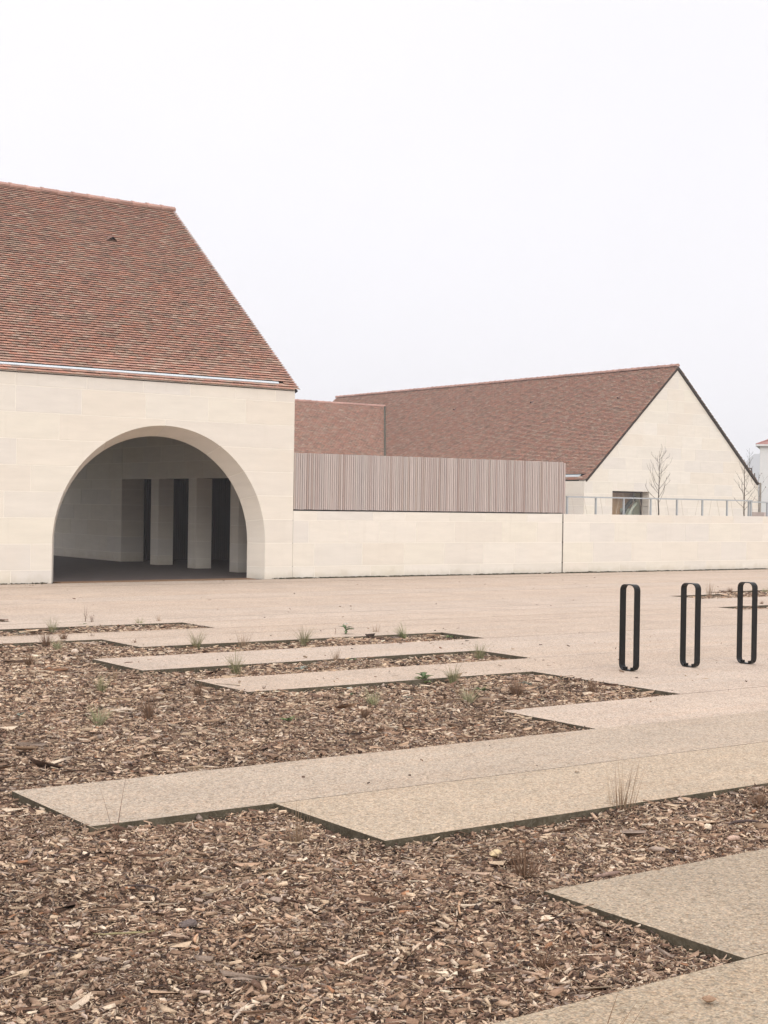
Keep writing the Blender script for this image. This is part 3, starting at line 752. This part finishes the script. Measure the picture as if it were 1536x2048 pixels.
MB().box(wx1+.001, YG+.352, .85, wx1+.3, YG+.9, wz+.02).box(wx0-.3, YG+.352, .85, wx0-.001, YG+.9, wz+.02).build('window_jamb', STONE, gb)
q = N('reflection_ochre', 0.7, 0.3); OCH = q.out(q.ramp(q.noise(q.coord((2, 2, .6)), 2.0, 5, .6), [(0.3, (.58, .28, .14)), (0.7, (.80, .46, .28))]))
MB().box(wx0-.3, YG+1.05, .85, wx1+.8, YG+1.15, 2.8).build('reflection_board', OCH, gb)  # made-up board behind the pane, carrying the ochre of the glass reflection
b = MB(); aa = [(44.62-1.5*math.cos(t), YG+.80, .55+1.65*math.sin(t)) for t in np.linspace(.15, 1.35, 12)]
b.tube(aa, .085, 8); b.build('reflection_arch', BROWN, gb)  # arch, trim and panel are added to stand in for a reflection
b = MB(); aa = [(44.72-1.36*math.cos(t), YG+.72, .55+1.5*math.sin(t)) for t in np.linspace(.15, 1.35, 12)]
b.tube(aa, .06, 8); b.build('reflection_arch_trim', MORTAR, gb)
MB().box(43.35, YG+.95, .85, 44.3, YG+.99, 1.62).build('reflection_panel', MORTAR, gb)
MB().tube([(50.94, YG-.06, 2.85), (50.94, YG-.06, .85)], .045, 8).build('downpipe', m_plain('dull_zinc', (.24, .215, .18), .6, .4, .2), gb)

# ------------------------------------------------------------------ low wing between the two
wg = thing('wing_building', (39, 62, 0), 'lower tiled wing behind the slat screen joining the long gable house', 'building')
WS = .6568; wn_ = math.hypot(1, WS); WU = (0, 1/wn_, WS/wn_); WE = .115
OW = np.array((0, 56.2, 6.854-WS*(62.365-56.2)))
def wspan(i):
    z = OW[2]+i*WE*WS/wn_; return (33.5, 41.777+(z-4.107)/(6.854-4.107)*(44.716-41.777)-.02)
WR = int((62.365-56.2)*wn_/WE)
tiled_roof(wg, OW-np.array((0, 0, .05)), (1, 0, 0), WU, WE, .19, WR, wspan)
ridge(wg, (33.5, 62.365, 6.854+.0), (44.70, 62.365, 6.854+.0), .385, .085, .03)
b = MB().prism([(33.5, 56.25, OW[2]-.03), (33.5, 62.36, 6.78), (33.5, 62.36, 6.6), (33.5, 56.25, OW[2]-.2)], (7, 0, 0)); b.build('roof_deck', DECK, wg)
b = MB().prism([(33.5, 62.38, 6.78), (33.5, 68.2, 2.9), (33.5, 68.2, 2.7), (33.5, 62.38, 6.6)], (10.5, 0, 0)); b.build('rear_roof', TILE, wg, color=(.33, .19, .15))
a0, c0 = Vector((41.777-.9, 56.9, 3.26)), Vector((44.70, 62.34, 6.835)); dn = (c0-a0)
b = MB(); b.tube([a0, c0], .055, 6); b.build('valley_flashing', m_plain('mossy_lead', (.07, .068, .05), .9, .1, 0, .3, 10), wg)
MB().box(33.5, 56.9, 0, 40.3, 68, 2.8).build('wall', STONE, wg)

# ------------------------------------------------------------------ things at the far right
sh = thing('outbuilding', (58.2, 51, .85), 'low red roofed shed just showing behind the gable edge', 'building')
b = MB().box(55.2, 49.9, .85, 59.35, 53, 3.05); b.build('wall', PLASTER, sh)
b = MB().prism([(54.6, 49.75, 3.02), (59.55, 49.75, 3.02), (59.42, 49.75, 3.34), (54.8, 49.75, 3.36)], (0, 3.2, 0)); b.build('roof', TILE, sh, color=(.30, .15, .115))
b = MB().tube([(58.6, 49.9, 3.79), (59.24, 49.9, 3.79)], .035, 6).tube([(59.24, 49.9, 3.83), (59.24, 49.9, 3.2)], .035, 6); b.build('vent_pipe', BROWN, sh)
b = MB().tube([(59.36, 49.8, 3.2), (59.36, 49.8, 3.56)], .03, 6); b.build('vent_pipe', BROWN, sh)

hs_ = thing('white_house', (92, 78, 0), 'white rendered house with a red hipped roof at the far end', 'house')
c0 = Vector((87.30, 72.76, 0)); ru = Vector((.60, -.80, 0)); fu = Vector((.80, .60, 0))
def hp(a, c, z): return c0+ru*a+fu*c+Vector((0, 0, z))
b = MB().prism([hp(0, 0, 0), hp(11, 0, 0), hp(11, 9, 0), hp(0, 9, 0)], (0, 0, 6.52)); b.build('wall', PLASTER, hs_)
b = MB().prism([hp(-.32, -.32, 6.525), hp(11.3, -.32, 6.525), hp(11.3, 9.3, 6.525), hp(-.32, 9.3, 6.525)], (0, 0, .13)); b.build('eaves', PLASTER, hs_)
V = [hp(-.28, -.28, 6.66), hp(11.28, -.28, 6.66), hp(11.28, 9.28, 6.66), hp(-.28, 9.28, 6.66), hp(4.5, 4.5, 8.7), hp(6.5, 4.5, 8.7)]
rf = MB().add(V, [(0, 1, 5, 4), (1, 2, 5), (2, 3, 4, 5), (3, 0, 4), (3, 2, 1, 0)]).build('roof', TILE, hs_, color=(.29, .145, .12))
b = MB()
for j in range(1, 9):
    t = j/9; a = V[0].lerp(V[4], t); c = V[1].lerp(V[5], t); b.tube([a, c], .03, 4)
b.build('tile_course', TILE, rf, color=(.26, .11, .09))
b = MB().tube([V[0], V[4]], .07, 6); b.build('hip_tile', TILE, rf, color=(.30, .13, .11))
for a in (2.5, 7.4):
    w_ = MB().prism([hp(a, -.01, 3.6), hp(a+1.1, -.01, 3.6), hp(a+1.1, -.01, 5.1), hp(a, -.01, 5.1)], tuple(fu*.02)).build('window', DARK, hs_)
pl = thing('timber_planter', (40, 33, .85), 'low tan timber planter box at the wall end, behind the lower railing', 'planter')
for i in range(4):
    o = MB().box(39.5+i*.42, 32.7, .85, 39.5+i*.42+.41, 33.3, 1.555).build('board', SLAT, pl)
# ------------------------------------------------------------------ hoop bollards
def hoop(x, y, label, rz=0.0):
    o = thing('hoop_rack', (x, y, 0), label, 'bike rack', 'black hoop racks on the paving')
    h, hw, dp, t, r = .854, .101, .0395, .008, .060
    def ringpts(w_, z0, z1, rad):
        p = []
        for cy_, cz, a0 in ((w_-rad, z1-rad, 0), (-w_+rad, z1-rad, 90), (-w_+rad, z0+rad, 180), (w_-rad, z0+rad, 270)):
            for k in range(7):
                a = math.radians(a0+k*15); p.append((cy_+rad*math.cos(a), cz+rad*math.sin(a)))
        return p
    po, pi = ringpts(hw, .001, h, r), ringpts(hw-t, .001+t, h-t, r-t); n = len(po); V, F = [], []
    for sx_ in (-dp, dp):
        for u, v in po: V.append((sx_, u, v))
        for u, v in pi: V.append((sx_, u, v))
    for k in range(n):
        k2 = (k+1) % n
        F += [(k, k2, n+k2, n+k), (2*n+k, 3*n+k, 3*n+k2, 2*n+k2), (k, 2*n+k, 2*n+k2, k2), (n+k, n+k2, 3*n+k2, 3*n+k)]
    V = [Vector(v)+Vector((x, y, 0)) for v in V]
    me = pmesh('hoop', V, F); link('hoop', me, o, BLACK)
    for s_ in (-1, 1):
        MB().box(x-.02, y+s_*.050-.012, .010, x+.02, y+s_*.050+.012, .034).build('fixing_bolt', BLACK, o)
    return o
hoop(10.352, 10.218, 'black flat steel hoop rack standing closest to the mulch bed')
hoop(11.163, 10.16, 'middle black flat steel hoop rack of the three')
hoop(11.947, 10.09, 'black flat steel hoop rack standing farthest from the mulch beds')

# ------------------------------------------------------------------ young bare trees
def tree(x, y, top, spread, label, seed, first=.42, nl=15, r0=.028, leaves=False, lean=0.0):
    rg = random.Random(seed); z0 = .85; H = top-z0
    t = thing('young_tree', (x, y, z0), label, 'tree', 'young bare trees on the terrace')
    ax = [(x+lean*H*s_+rg.uniform(-.012, .012), y+rg.uniform(-.012, .012), z0+H*s_) for s_ in np.linspace(0, 1, 9)]
    rd = [r0*(1-.88*s_) for s_ in np.linspace(0, 1, 9)]
    MB().tube(ax, rd, 7).build('trunk', BARK, t, True)
    lf = MB()
    for i in range(nl):
        f = first+(1-first)*.93*(i+rg.uniform(-.2, .2))/nl; f = min(max(f, first), .96)
        k = min(int(f*8), 7); g = f*8-k; p = Vector(ax[k]).lerp(Vector(ax[k+1]), g)
        az = i*2.4+rg.uniform(-.5, .5); ln = spread*(1-.62*(f-first)/(1-first))*rg.uniform(.75, 1.15)
        d = Vector((math.cos(az), math.sin(az), rg.uniform(.75, 1.15))).normalized(); b = MB()
        def grow(p, d, ln, r_, lev):
            pts = [p.copy()]; q_ = p.copy(); dd = d.copy(); n = 5
            for j in range(n):
                dd = (dd+Vector((rg.uniform(-.13, .13), rg.uniform(-.13, .13), rg.uniform(.0, .17)))).normalized(); q_ = q_+dd*(ln/n); pts.append(q_.copy())
                if lev < 2 and j >= 1 and rg.random() < .72:
                    sd = (dd+Vector((rg.uniform(-1, 1), rg.uniform(-1, 1), rg.uniform(-.1, .6)))*.75).normalized()
                    grow(q_, sd, ln*rg.uniform(.25, .45), r_*.6, lev+1)
            b.tube(pts, [r_*(1-.7*j/n) for j in range(n+1)], 4 if lev else 5)
            if leaves and rg.random() < .16:
                e = pts[-1]; s_ = .03
                lf.add([e, e+Vector((s_, 0, -s_*.4)), e+Vector((s_*.6, s_*.5, -s_*1.3)), e+Vector((-s_*.4, s_*.2, -s_))], [(0, 1, 2), (0, 2, 3), (0, 3, 1), (1, 3, 2)])
        grow(p, d, ln, r0*.36*(1-.5*f), 0)
        b.build('branch', BARK, t, True)
    if leaves and lf.V: lf.build('foliage', WOODP, t, color=(.10, .06, .04))
    return t
tree(34.66, 33.0, 3.50, .78, 'slender bare tree standing alone before the gable wall, beside the window', 3, first=.36, nl=17)
tree(38.83, 33.0, 3.36, .62, 'narrow bare tree before the lower corner of the gable', 12, first=.30, nl=17)
tree(57.4, 48.5, 4.75, .55, 'bare tree top showing over the roof slope behind the gable', 5, first=.5, nl=12)
tree(43.15, 36.0, 3.05, .62, 'sparse sapling with a few brown leaves before the white house', 8, first=.45, nl=9, r0=.016, leaves=True)

# ------------------------------------------------------------------ plants in the mulch
GC = {'green': [(.19,.19,.085),(.26,.245,.125),(.33,.28,.17)], 'pale': [(.36,.33,.20),(.42,.36,.23),(.26,.27,.13)], 'dry': [(.33,.22,.14),(.39,.28,.18),(.25,.16,.10)],
      'rust': [(.21,.125,.075),(.27,.165,.105),(.16,.095,.06)], 'twig': [(.12,.075,.05),(.17,.10,.065)], 'tallstem': [(.15,.085,.055),(.20,.12,.075)], 'reed': [(.24,.15,.085),(.19,.115,.065)],
      'leafy': [(.15,.20,.08),(.20,.25,.10),(.11,.15,.065)], 'grey': [(.25,.265,.21),(.31,.32,.26)], 'arch': [(.18,.20,.08),(.28,.27,.14)], 'flower': [(.16,.20,.10),(.11,.15,.07)]}
SPEC = {'green': (75, .35, .0036), 'pale': (95, .62, .003), 'dry': (40, .30, .003), 'rust': (130, .6, .003), 'arch': (75, .5, .0034)}
class Blades:
    def __init__(s): s.V, s.F, s.C = [], [], []
    def blade(s, p, d, ln, w, bend, col, seg=5):
        p = np.array(p, float); d = np.array(d, float); d /= np.linalg.norm(d); b = len(s.V)
        hz = np.array((d[0], d[1], 0)); nh = np.linalg.norm(hz); hz = hz/nh if nh > 1e-4 else np.array((1., 0, 0)); sd = np.array((-hz[1], hz[0], 0))
        q = p.copy()
        for j in range(seg+1):
            t = j/seg; r = w*(1-.85*t); nn = np.cross(d, sd)
            for a in range(3):
                an = 2.0944*a; s.V.append(q+sd*math.cos(an)*r+nn*math.sin(an)*r*.5); s.C.append(col)
            d = d+hz*bend/seg-np.array((0, 0, bend*.6/seg)); d /= np.linalg.norm(d); q = q+d*ln/seg
        for j in range(seg):
            for a in range(3):
                a2 = (a+1) % 3; s.F.append((b+3*j+a, b+3*j+a2, b+3*j+3+a2, b+3*j+3+a))
    def leaf(s, p, d, ln, w, bend, col, seg=4):
        p = np.array(p, float); d = np.array(d, float); d /= np.linalg.norm(d); b = len(s.V)
        hz = np.array((d[0], d[1], 0)); nh = np.linalg.norm(hz); hz = hz/nh if nh > 1e-4 else np.array((1., 0, 0)); sd = np.array((-hz[1], hz[0], 0)); q = p.copy()
        for j in range(seg+1):
            t = j/seg; r = w*max(.12, math.sin(math.pi*min(t*.9+.12, 1)))*(1+.25*(-1)**j)
            nn = np.cross(d, sd); nn = nn if nn[2] > 0 else -nn
            for c_ in (q-sd*r+nn*r*.4, q, q+sd*r+nn*r*.4, q-nn*.002): s.V.append(c_); s.C.append(col)
            d = d+hz*.2/seg-np.array((0, 0, bend/seg)); d /= np.linalg.norm(d); q = q+d*ln/seg
        for j in range(seg):
            for a in range(4):
                a2 = (a+1) % 4; s.F.append((b+4*j+a, b+4*j+a2, b+4*j+4+a2, b+4*j+4+a))
    def build(s, name, parent=None): return link(name, npmesh(name, np.array(s.V), np.array(s.F), np.array(s.C)), parent, LEAF)
NAMES = {'green': 'grass_tuft', 'pale': 'grass_tuft', 'dry': 'dry_grass_tuft', 'rust': 'dry_grass_tuft', 'arch': 'grass_tuft', 'twig': 'bare_stems', 'tallstem': 'bare_stems', 'reed': 'bare_stems',
         'leafy': 'weed', 'grey': 'weed', 'flower': 'flowering_weed'}
CATS = {'grass_tuft': 'grass', 'dry_grass_tuft': 'grass', 'bare_stems': 'stems', 'weed': 'weed', 'flowering_weed': 'weed'}
GRPS = {'grass_tuft': 'green grass tufts in the mulch', 'dry_grass_tuft': 'dry grass tufts in the mulch', 'bare_stems': 'bare stems in the mulch', 'weed': 'leafy weeds in the mulch', 'flowering_weed': 'flowering weeds in the mulch'}
def plant(x, y, h, kind, label, seed):
    rg = random.Random(seed*13+5); B = Blades(); z = float(mulch_z(x, y))
    if y < 3.2 and x > 2.5 and kind == 'reed': z = -.05
    base = np.array((x, y, z)); cols = GC[kind]
    pc = lambda: tuple(np.array(rg.choice(cols))*rg.uniform(.8, 1.2))
    if kind in SPEC:
        n, sp, w = SPEC[kind]; h = h*(1.3 if kind == 'rust' else 1.15); n = int(n*(1 if h < .2 else 1.25)); w *= (1.05 if y > 8 else .85)
        if kind == 'rust' and y < 7: n = int(n*.5); sp = .8
        for i in range(n):
            az = rg.uniform(0, 6.283); el = rg.uniform(0, sp)**1.0; rr_ = rg.uniform(0, .16 if kind != 'dry' else .24)*h
            if kind == 'arch': az = rg.gauss(2.5, .7); el = rg.uniform(.1, .9)
            d = (math.cos(az)*el, math.sin(az)*el, 1); ln = h*rg.uniform(.4, 1.12)*(1 if i % 3 else .6)
            B.blade(base+np.array((math.cos(az)*rr_, math.sin(az)*rr_, 0)), d, ln, w*rg.uniform(.7, 1.2), rg.uniform(.0, .75 if kind in ('pale', 'arch', 'green') else .3), pc())
    elif kind in ('twig', 'tallstem', 'reed'):
        n = {'twig': rg.randint(5, 9), 'tallstem': 14, 'reed': 6}[kind]
        if 'one thin' in label or 'single' in label: n = 1
        if 'two dark' in label: n = 3
        for i in range(n):
            az = rg.uniform(0, 6.283); el = rg.uniform(.05, .75 if 'fan' in label or 'branching' in label else .35)
            if kind == 'tallstem': ln = h*(1.05 if i < 2 else rg.uniform(.2, .4)); az = 2.6 if i == 0 else (.6 if i == 1 else az); el = .16 if i < 2 else .7
            elif kind == 'reed': ln = h*rg.uniform(.6, 1.05); az = rg.uniform(-.9, .5); el = rg.uniform(.2, .6)
            else: ln = h*rg.uniform(.5, 1.1)
            d = np.array((math.cos(az)*el, math.sin(az)*el, 1)); c = pc(); w = {'twig': .0042 if y > 8 else .003, 'tallstem': .0034, 'reed': .0036}[kind]
            B.blade(base+np.array((rg.uniform(-.02, .02), rg.uniform(-.02, .02), 0)), d, ln, w, rg.uniform(0, .5), c, 6)
            if kind == 'twig':
                for k in range(2):
                    a2 = rg.uniform(0, 6.283); t = rg.uniform(.35, .8)
                    B.blade(base+d/np.linalg.norm(d)*ln*t*.9, (math.cos(a2)*.7, math.sin(a2)*.7, 1), ln*.3, w*.6, .2, c, 3)
    else:
        n = {'leafy': 11, 'grey': 12, 'flower': 8}[kind]
        tall = 'thistle' in label or kind == 'flower' and h > .1
        for i in range(n):
            az = i*2.4+rg.uniform(-.4, .4); el = rg.uniform(.6, 2.2); zz = rg.uniform(0, .65)*h if tall else 0
            ln = max(.07, h*rg.uniform(.7, 1.2))*(.75 if zz else 1)
            B.leaf(base+np.array((0, 0, zz)), (math.cos(az)*el, math.sin(az)*el, 1), ln, ln*rg.uniform(.16, .26), rg.uniform(.3, 1.0), pc())
        if tall: B.blade(base, (.05, .03, 1), h, .004, .1, pc(), 5)
    nm = NAMES[kind]
    if kind == 'flower':
        t = thing(nm, tuple(base), label, CATS[nm], GRPS[nm]); B.build('stem_and_leaves', t); f = Blades()
        for k in range(9):
            az = k*.7; f.leaf(base+np.array((.01, .0, h*.93)), (math.cos(az), math.sin(az), .5), .028, .009, .4, (.72, .74, .66), 3)
        f.build('flower', t); return
    me_o = B.build(nm); tag(me_o, label, CATS[nm], GRPS[nm])
PLANTS = [
(7.972, 17.862, 0.278, 'twig', 'two dark bare stems with curled tips in the back bed below the arch'),
(7.781, 17.525, 0.078, 'leafy', 'low grey green leafy clump at the foot of the two dark bare stems'),
(7.14, 16.946, 0.173, 'green', 'thin green grass tuft at the back edge of the rear bed, below the left jamb'),
(6.784, 17.042, 0.049, 'grey', 'flat grey green leaf mat in the rear bed near the left border'),
(6.314, 15.146, 0.149, 'rust', 'rusty brown tuft at the kerb beside the pale green grass'),
(6.751, 15.7, 0.098, 'rust', 'short dark rusty stems against the stepped kerb, beside the taller rusty tuft'),
(7.186, 15.895, 0.083, 'twig', 'three thin bare stems at the kerb corner of the stepped strip'),
(6.252, 14.696, 0.145, 'pale', 'pale green feathery grass between two rusty tufts by the stepped kerb'),
(8.034, 17.746, 0.145, 'twig', 'fine upright bare stems just beside the grey green clump in the rear bed'),
(8.513, 17.349, 0.118, 'pale', 'faint pale grass blades in the rear bed halfway to its pointed end'),
(8.897, 17.517, 0.114, 'dry', 'small straw coloured tuft nearest the pointed end of the rear bed'),
(7.293, 14.968, 0.113, 'twig', 'sparse bare stems leaning over the paving corner of the stepped strip'),
(7.807, 14.454, 0.208, 'green', 'dense upright green grass tuft in the narrow bed straight below the arch crown'),
(8.278, 14.216, 0.198, 'dry', 'tall dry straw stem cluster in the narrow bed beyond the green upright tuft'),
(8.252, 14.617, 0.046, 'grey', 'tiny bluish grey leaf cluster between the green tuft and the dry stems'),
(6.979, 12.12, 0.212, 'green', 'tall open grey green grass tuft in the mulch behind the widest strip'),
(5.48, 13.588, 0.123, 'rust', 'hazy rusty tuft in the open mulch below the left arch jamb'),
(5.238, 11.368, 0.153, 'green', 'green and straw grass tuft alone in the open mulch in front of the strip tip'),
(5.721, 12.132, 0.1, 'dry', 'dry straw tuft just behind the lone green and straw tuft'),
(5.813, 10.722, 0.117, 'rust', 'rusty brown tuft in front of the tip of the second paving strip'),
(4.954, 9.912, 0.14, 'rust', 'bushy rust coloured tuft in the middle of the open mulch'),
(4.447, 9.695, 0.163, 'pale', 'large pale straw and green grass tuft in the open mulch'),
(4.155, 10.485, 0.023, 'grey', 'low grey green sprig by the left border of the open mulch'),
(5.821, 9.299, 0.064, 'leafy', 'bright green sprawling weed with long leaves in the open mulch'),
(4.931, 8.529, 0.047, 'twig', 'dark low branching twigs close to the long paving strip'),
(9.107, 14.255, 0.222, 'green', 'leaning green grass tuft against the second kerb from the back'),
(10.089, 14.83, 0.161, 'flower', 'white flowered stem with curling green leaves by the kerb'),
(10.593, 14.888, 0.139, 'dry', 'thin dry stems between the white flower and the arching grass'),
(10.528, 14.174, 0.183, 'arch', 'green grass tuft arching to one side near the bed end'),
(11.266, 14.254, 0.038, 'leafy', 'tiny bright green shoot at the very end of the narrow bed'),
(9.975, 12.085, 0.194, 'green', 'upright green grass tuft near the end of the second narrow bed'),
(8.296, 12.36, 0.154, 'dry', 'pale straw tuft in the middle of the second narrow bed'),
(8.537, 12.393, 0.073, 'leafy', 'small bright green shoot beside the pale straw tuft'),
(9.934, 14.832, 0.148, 'twig', 'single faint stem just before the white flowered plant'),
(8.878, 14.505, 0.041, 'leafy', 'low green leaf patch between the leaning tuft and the tall dry stems'),
(6.472, 10.76, 0.078, 'twig', 'fan of short dark twigs at the corner of the lowest thin strip'),
(8.133, 10.652, 0.13, 'leafy', 'green thistle like weed with spreading leaves against the kerb'),
(8.302, 10.433, 0.184, 'green', 'tall olive grass tuft just past the thistle like weed'),
(8.213, 9.915, 0.071, 'leafy', 'fresh green weed beside the pale grass in the wide bed'),
(7.618, 9.363, 0.167, 'pale', 'wispy pale green tuft in the wide bed, leaning on the fresh weed'),
(7.025, 10.267, 0.069, 'flower', 'low green plant with one white flower along the kerb'),
(6.734, 9.49, 0.145, 'pale', 'straw coloured spreading tuft in the centre of the wide bed'),
(6.367, 9.076, 0.077, 'rust', 'low rusty tuft in front of the straw spreading tuft'),
(8.31, 9.554, 0.157, 'rust', 'rust red tuft in the wide bed near its raised kerb corner'),
(7.251, 9.742, 0.029, 'grey', 'flat silvery leaf rosette in the centre of the wide bed'),
(7.694, 12.072, 0.03, 'grey', 'silvery leaf rosette in the second narrow bed'),
(8.85, 10.051, 0.037, 'grey', 'silvery leaf rosette behind the rust red tuft'),
(9.012, 9.357, 0.098, 'rust', 'dry brown tuft at the end of the wide bed towards the hoops'),
(3.03, 6.367, 0.307, 'tallstem', 'two long thin stems rising over the tip of the grey paving strip'),
(4.077, 6.772, 0.103, 'twig', 'one thin curved stem leaning at the joint of the two near strips'),
(3.727, 5.873, 0.168, 'dry', 'dry straw tuft in front of the yellowish strip corner'),
(5.629, 5.594, 0.249, 'dry', 'tallest dry straw tuft standing against the long near kerb'),
(4.213, 4.77, 0.201, 'rust', 'bushy rust brown tuft beside the near paving tip'),
(6.327, 5.242, 0.115, 'rust', 'rust tuft by the right border under the near kerb'),
(2.502, 5.454, 0.098, 'twig', 'few short rusty stems in the near mulch'),
(3.453, 3.795, 0.074, 'rust', 'small dark rusty tuft in the near mulch below the paving edge'),
(2.963, 3.024, 0.275, 'reed', 'brown reed stems rising at the bottom border over the near paving'),
(20.968, 18.619, 0.283, 'dry', 'dry tuft in the far bed between the second and third hoops'),
(21.865, 18.898, 0.116, 'rust', 'small rusty tuft in the far bed just before the third hoop'),
(22.961, 18.964, 0.119, 'pale', 'pale green tuft in the far bed beyond the third hoop'),
(19.889, 16.487, 0.069, 'rust', 'short brown tuft in the near narrow bed beyond the third hoop'),
]
for i, a in enumerate(PLANTS): plant(*a, i)

# ------------------------------------------------------------------ loose sticks, stones and large chips
def stick(x, y, ln, ang, r_, col, label, name='stick', cat='stick', bow=.06, kink=0.0, flat=1.0, lift=.020, tip=.5):
    rg = random.Random(hash((round(x*100), round(y*100))) & 0xffff); a = math.radians(ang); d = Vector((math.cos(a), math.sin(a), 0)); s_ = Vector((-d.y, d.x, 0)); pts = []; n = 7
    for j in range(n):
        t = j/(n-1)-.5; p = Vector((x, y, 0))+d*(ln*t)+s_*(ln*bow*(1-4*t*t)+(kink*ln*max(0, t)))
        p.z = float(mulch_z(p.x, p.y))+lift+r_*flat+rg.uniform(-.002, .002); pts.append(p)
    b = MB(); b.tube(pts, [r_*(1-(1-tip)*abs(2*j/(n-1)-1)**2)*rg.uniform(.85, 1.12) for j in range(n)], 7)
    if flat < 1:
        zc = sum(v[2] for v in b.V)/len(b.V); b.V = [(v[0], v[1], zc+(v[2]-zc)*flat) for v in b.V]
    o = b.build(name, WOODP, None, True, color=col); tag(o, label, cat)
def chunk(x, y, sx_, sy_, sz, ang, col, label, name, cat, lift=.012, z=None, jag=.16):
    rg = random.Random(hash((round(x*100), round(y*100), 3)) & 0xffff); V, F = [], []; nr, ns_ = 5, 9
    a = math.radians(ang); ca, sa = math.cos(a), math.sin(a); z0 = (float(mulch_z(x, y)) if z is None else z)+lift+sz*.35
    for i in range(nr):
        ph = -math.pi/2+math.pi*(i+.5)/nr
        for k in range(ns_):
            t = 2*math.pi*k/ns_; q_ = rg.uniform(1-jag, 1+jag)
            cx_, cy_ = abs(math.cos(t))**.7*math.copysign(1, math.cos(t)), abs(math.sin(t))**.7*math.copysign(1, math.sin(t))
            px, py, pz = sx_*cx_*math.cos(ph)*q_, sy_*cy_*math.cos(ph)*q_, sz*math.sin(ph)*rg.uniform(.85, 1.1)
            V.append((x+px*ca-py*sa, y+px*sa+py*ca, z0+pz))
    for i in range(nr-1):
        for k in range(ns_): F.append((i*ns_+k, i*ns_+(k+1) % ns_, (i+1)*ns_+(k+1) % ns_, (i+1)*ns_+k))
    F.append(tuple(range(ns_-1, -1, -1))); F.append(tuple(range((nr-1)*ns_, nr*ns_)))
    o = link(name, pmesh(name, V, F), None, WOODP, col); tag(o, label, cat)
PALE, TAN, BRN, DRK, GRY = (.58, .46, .34), (.46, .33, .22), (.20, .125, .085), (.075, .052, .045), (.30, .24, .20)
stick(2.96, 4.25, .145, 20, .0065, PALE, 'straight pale peeled stick lying in the near mulch by the bottom border', flat=.7)
stick(2.72, 5.52, .21, -58, .0045, DRK, 'thin dark twig pointing at the long pale split of wood', 'twig', 'twig')
stick(3.09, 5.60, .15, 38, .008, (.62, .50, .37), 'long pale pointed split of wood in the near mulch', 'wood_splinter', 'wood chip', flat=.45, bow=.02, tip=.15)
chunk(3.06, 5.70, .050, .022, .010, 35, (.60, .47, .34), 'pale curled wood chip behind the pointed split', 'wood_chip', 'wood chip')
chunk(2.65, 4.94, .040, .026, .018, 10, (.13, .10, .088), 'smooth dark brown stone half sunk in the near mulch', 'stone', 'stone')
stick(2.60, 4.78, .085, 55, .007, (.50, .30, .18), 'orange brown splinter leaning on the dark stone', 'wood_splinter', 'wood chip', flat=.6)
chunk(5.67, 5.02, .024, .018, .020, 20, (.66, .54, .40), 'chunky cream wood lump near the right border', 'wood_lump', 'wood chip')
stick(5.60, 4.79, .095, 12, .014, (.48, .33, .25), 'thick pinkish cut stick below the cream lump', tip=.85)
stick(5.92, 5.0, .20, -8, .008, DRK, 'dark curved branch beside the cream lump', 'branch', 'branch', bow=.1)
stick(4.56, 4.62, .15, -4, .0115, (.24, .16, .125), 'smooth brown driftwood stick along the paving edge', bow=-.08, tip=.35)
chunk(4.36, 5.14, .045, .026, .018, 40, (.50, .38, .22), 'split yellowish wood block behind the rust tuft', 'wood_block', 'wood chip', jag=.2)
chunk(3.82, 4.21, .046, .018, .010, 5, (.64, .51, .37), 'torn white wood chip below the near paving edge', 'wood_chip', 'wood chip', jag=.3)
stick(3.66, 4.52, .24, 48, .006, (.40, .25, .15), 'long orange brown stick slanting towards the rust tuft', bow=.05)
stick(2.08, 4.98, .34, -52, .0042, DRK, 'long shiny dark twig at the left border of the near mulch', 'twig', 'twig', bow=.03)
stick(2.42, 5.02, .23, -25, .0038, (.27, .23, .12), 'olive bent stem lying between the dark twig and the stone', 'twig', 'twig', bow=-.12)
stick(2.34, 3.98, .20, 40, .0055, (.55, .44, .33), 'pale forked stick at the bottom border of the near mulch', 'twig', 'twig', bow=.08, kink=.2)
stick(3.22, 4.22, .10, 25, .0055, (.54, .40, .28), 'short forked tan stick right of the straight pale stick', bow=.1, kink=.3)
stick(2.66, 6.72, .22, -12, .008, (.13, .085, .065), 'dark bark strip near the tip of the grey paving strip', 'bark_strip', 'bark', flat=.5)
stick(3.86, 5.62, .17, 6, .0055, (.15, .10, .08), 'dark straight twig under the corner of the yellowish strip', 'twig', 'twig')
stick(4.88, 10.24, .18, -10, .008, (.52, .42, .33), 'pale stick in the open mulch behind the grey strip', tip=.6)
chunk(6.34, 13.14, .10, .03, .03, 12, (.15, .10, .075), 'dark rotten log piece at the corner of the widest strip', 'log', 'log')
chunk(6.32, 14.40, .05, .03, .03, 30, (.58, .46, .36), 'pale wood lump in the mulch below the stepped kerb', 'wood_lump', 'wood chip')
chunk(3.61, 3.18, .022, .018, .010, 0, (.30, .19, .12), 'small brown clod lying on the nearest paving', 'clod', 'clod', z=.0)
# ------------------------------------------------------------------ haze
hz = MB().box(-290, -290, -1.3, 1890, 1890, 78).mesh('haze')
hm_ = bpy.data.materials.new('haze'); hm_.use_nodes = True; ht = hm_.node_tree; ht.nodes.clear()
pv = ht.nodes.new('ShaderNodeVolumePrincipled'); pv.inputs['Color'].default_value = (.96, .97, 1.0, 1); pv.inputs['Density'].default_value = .0009; pv.inputs['Anisotropy'].default_value = 0.2
ho = ht.nodes.new('ShaderNodeOutputMaterial'); ht.links.new(pv.outputs[0], ho.inputs['Volume'])
tag(link('haze', hz, None, hm_), kind='stuff')
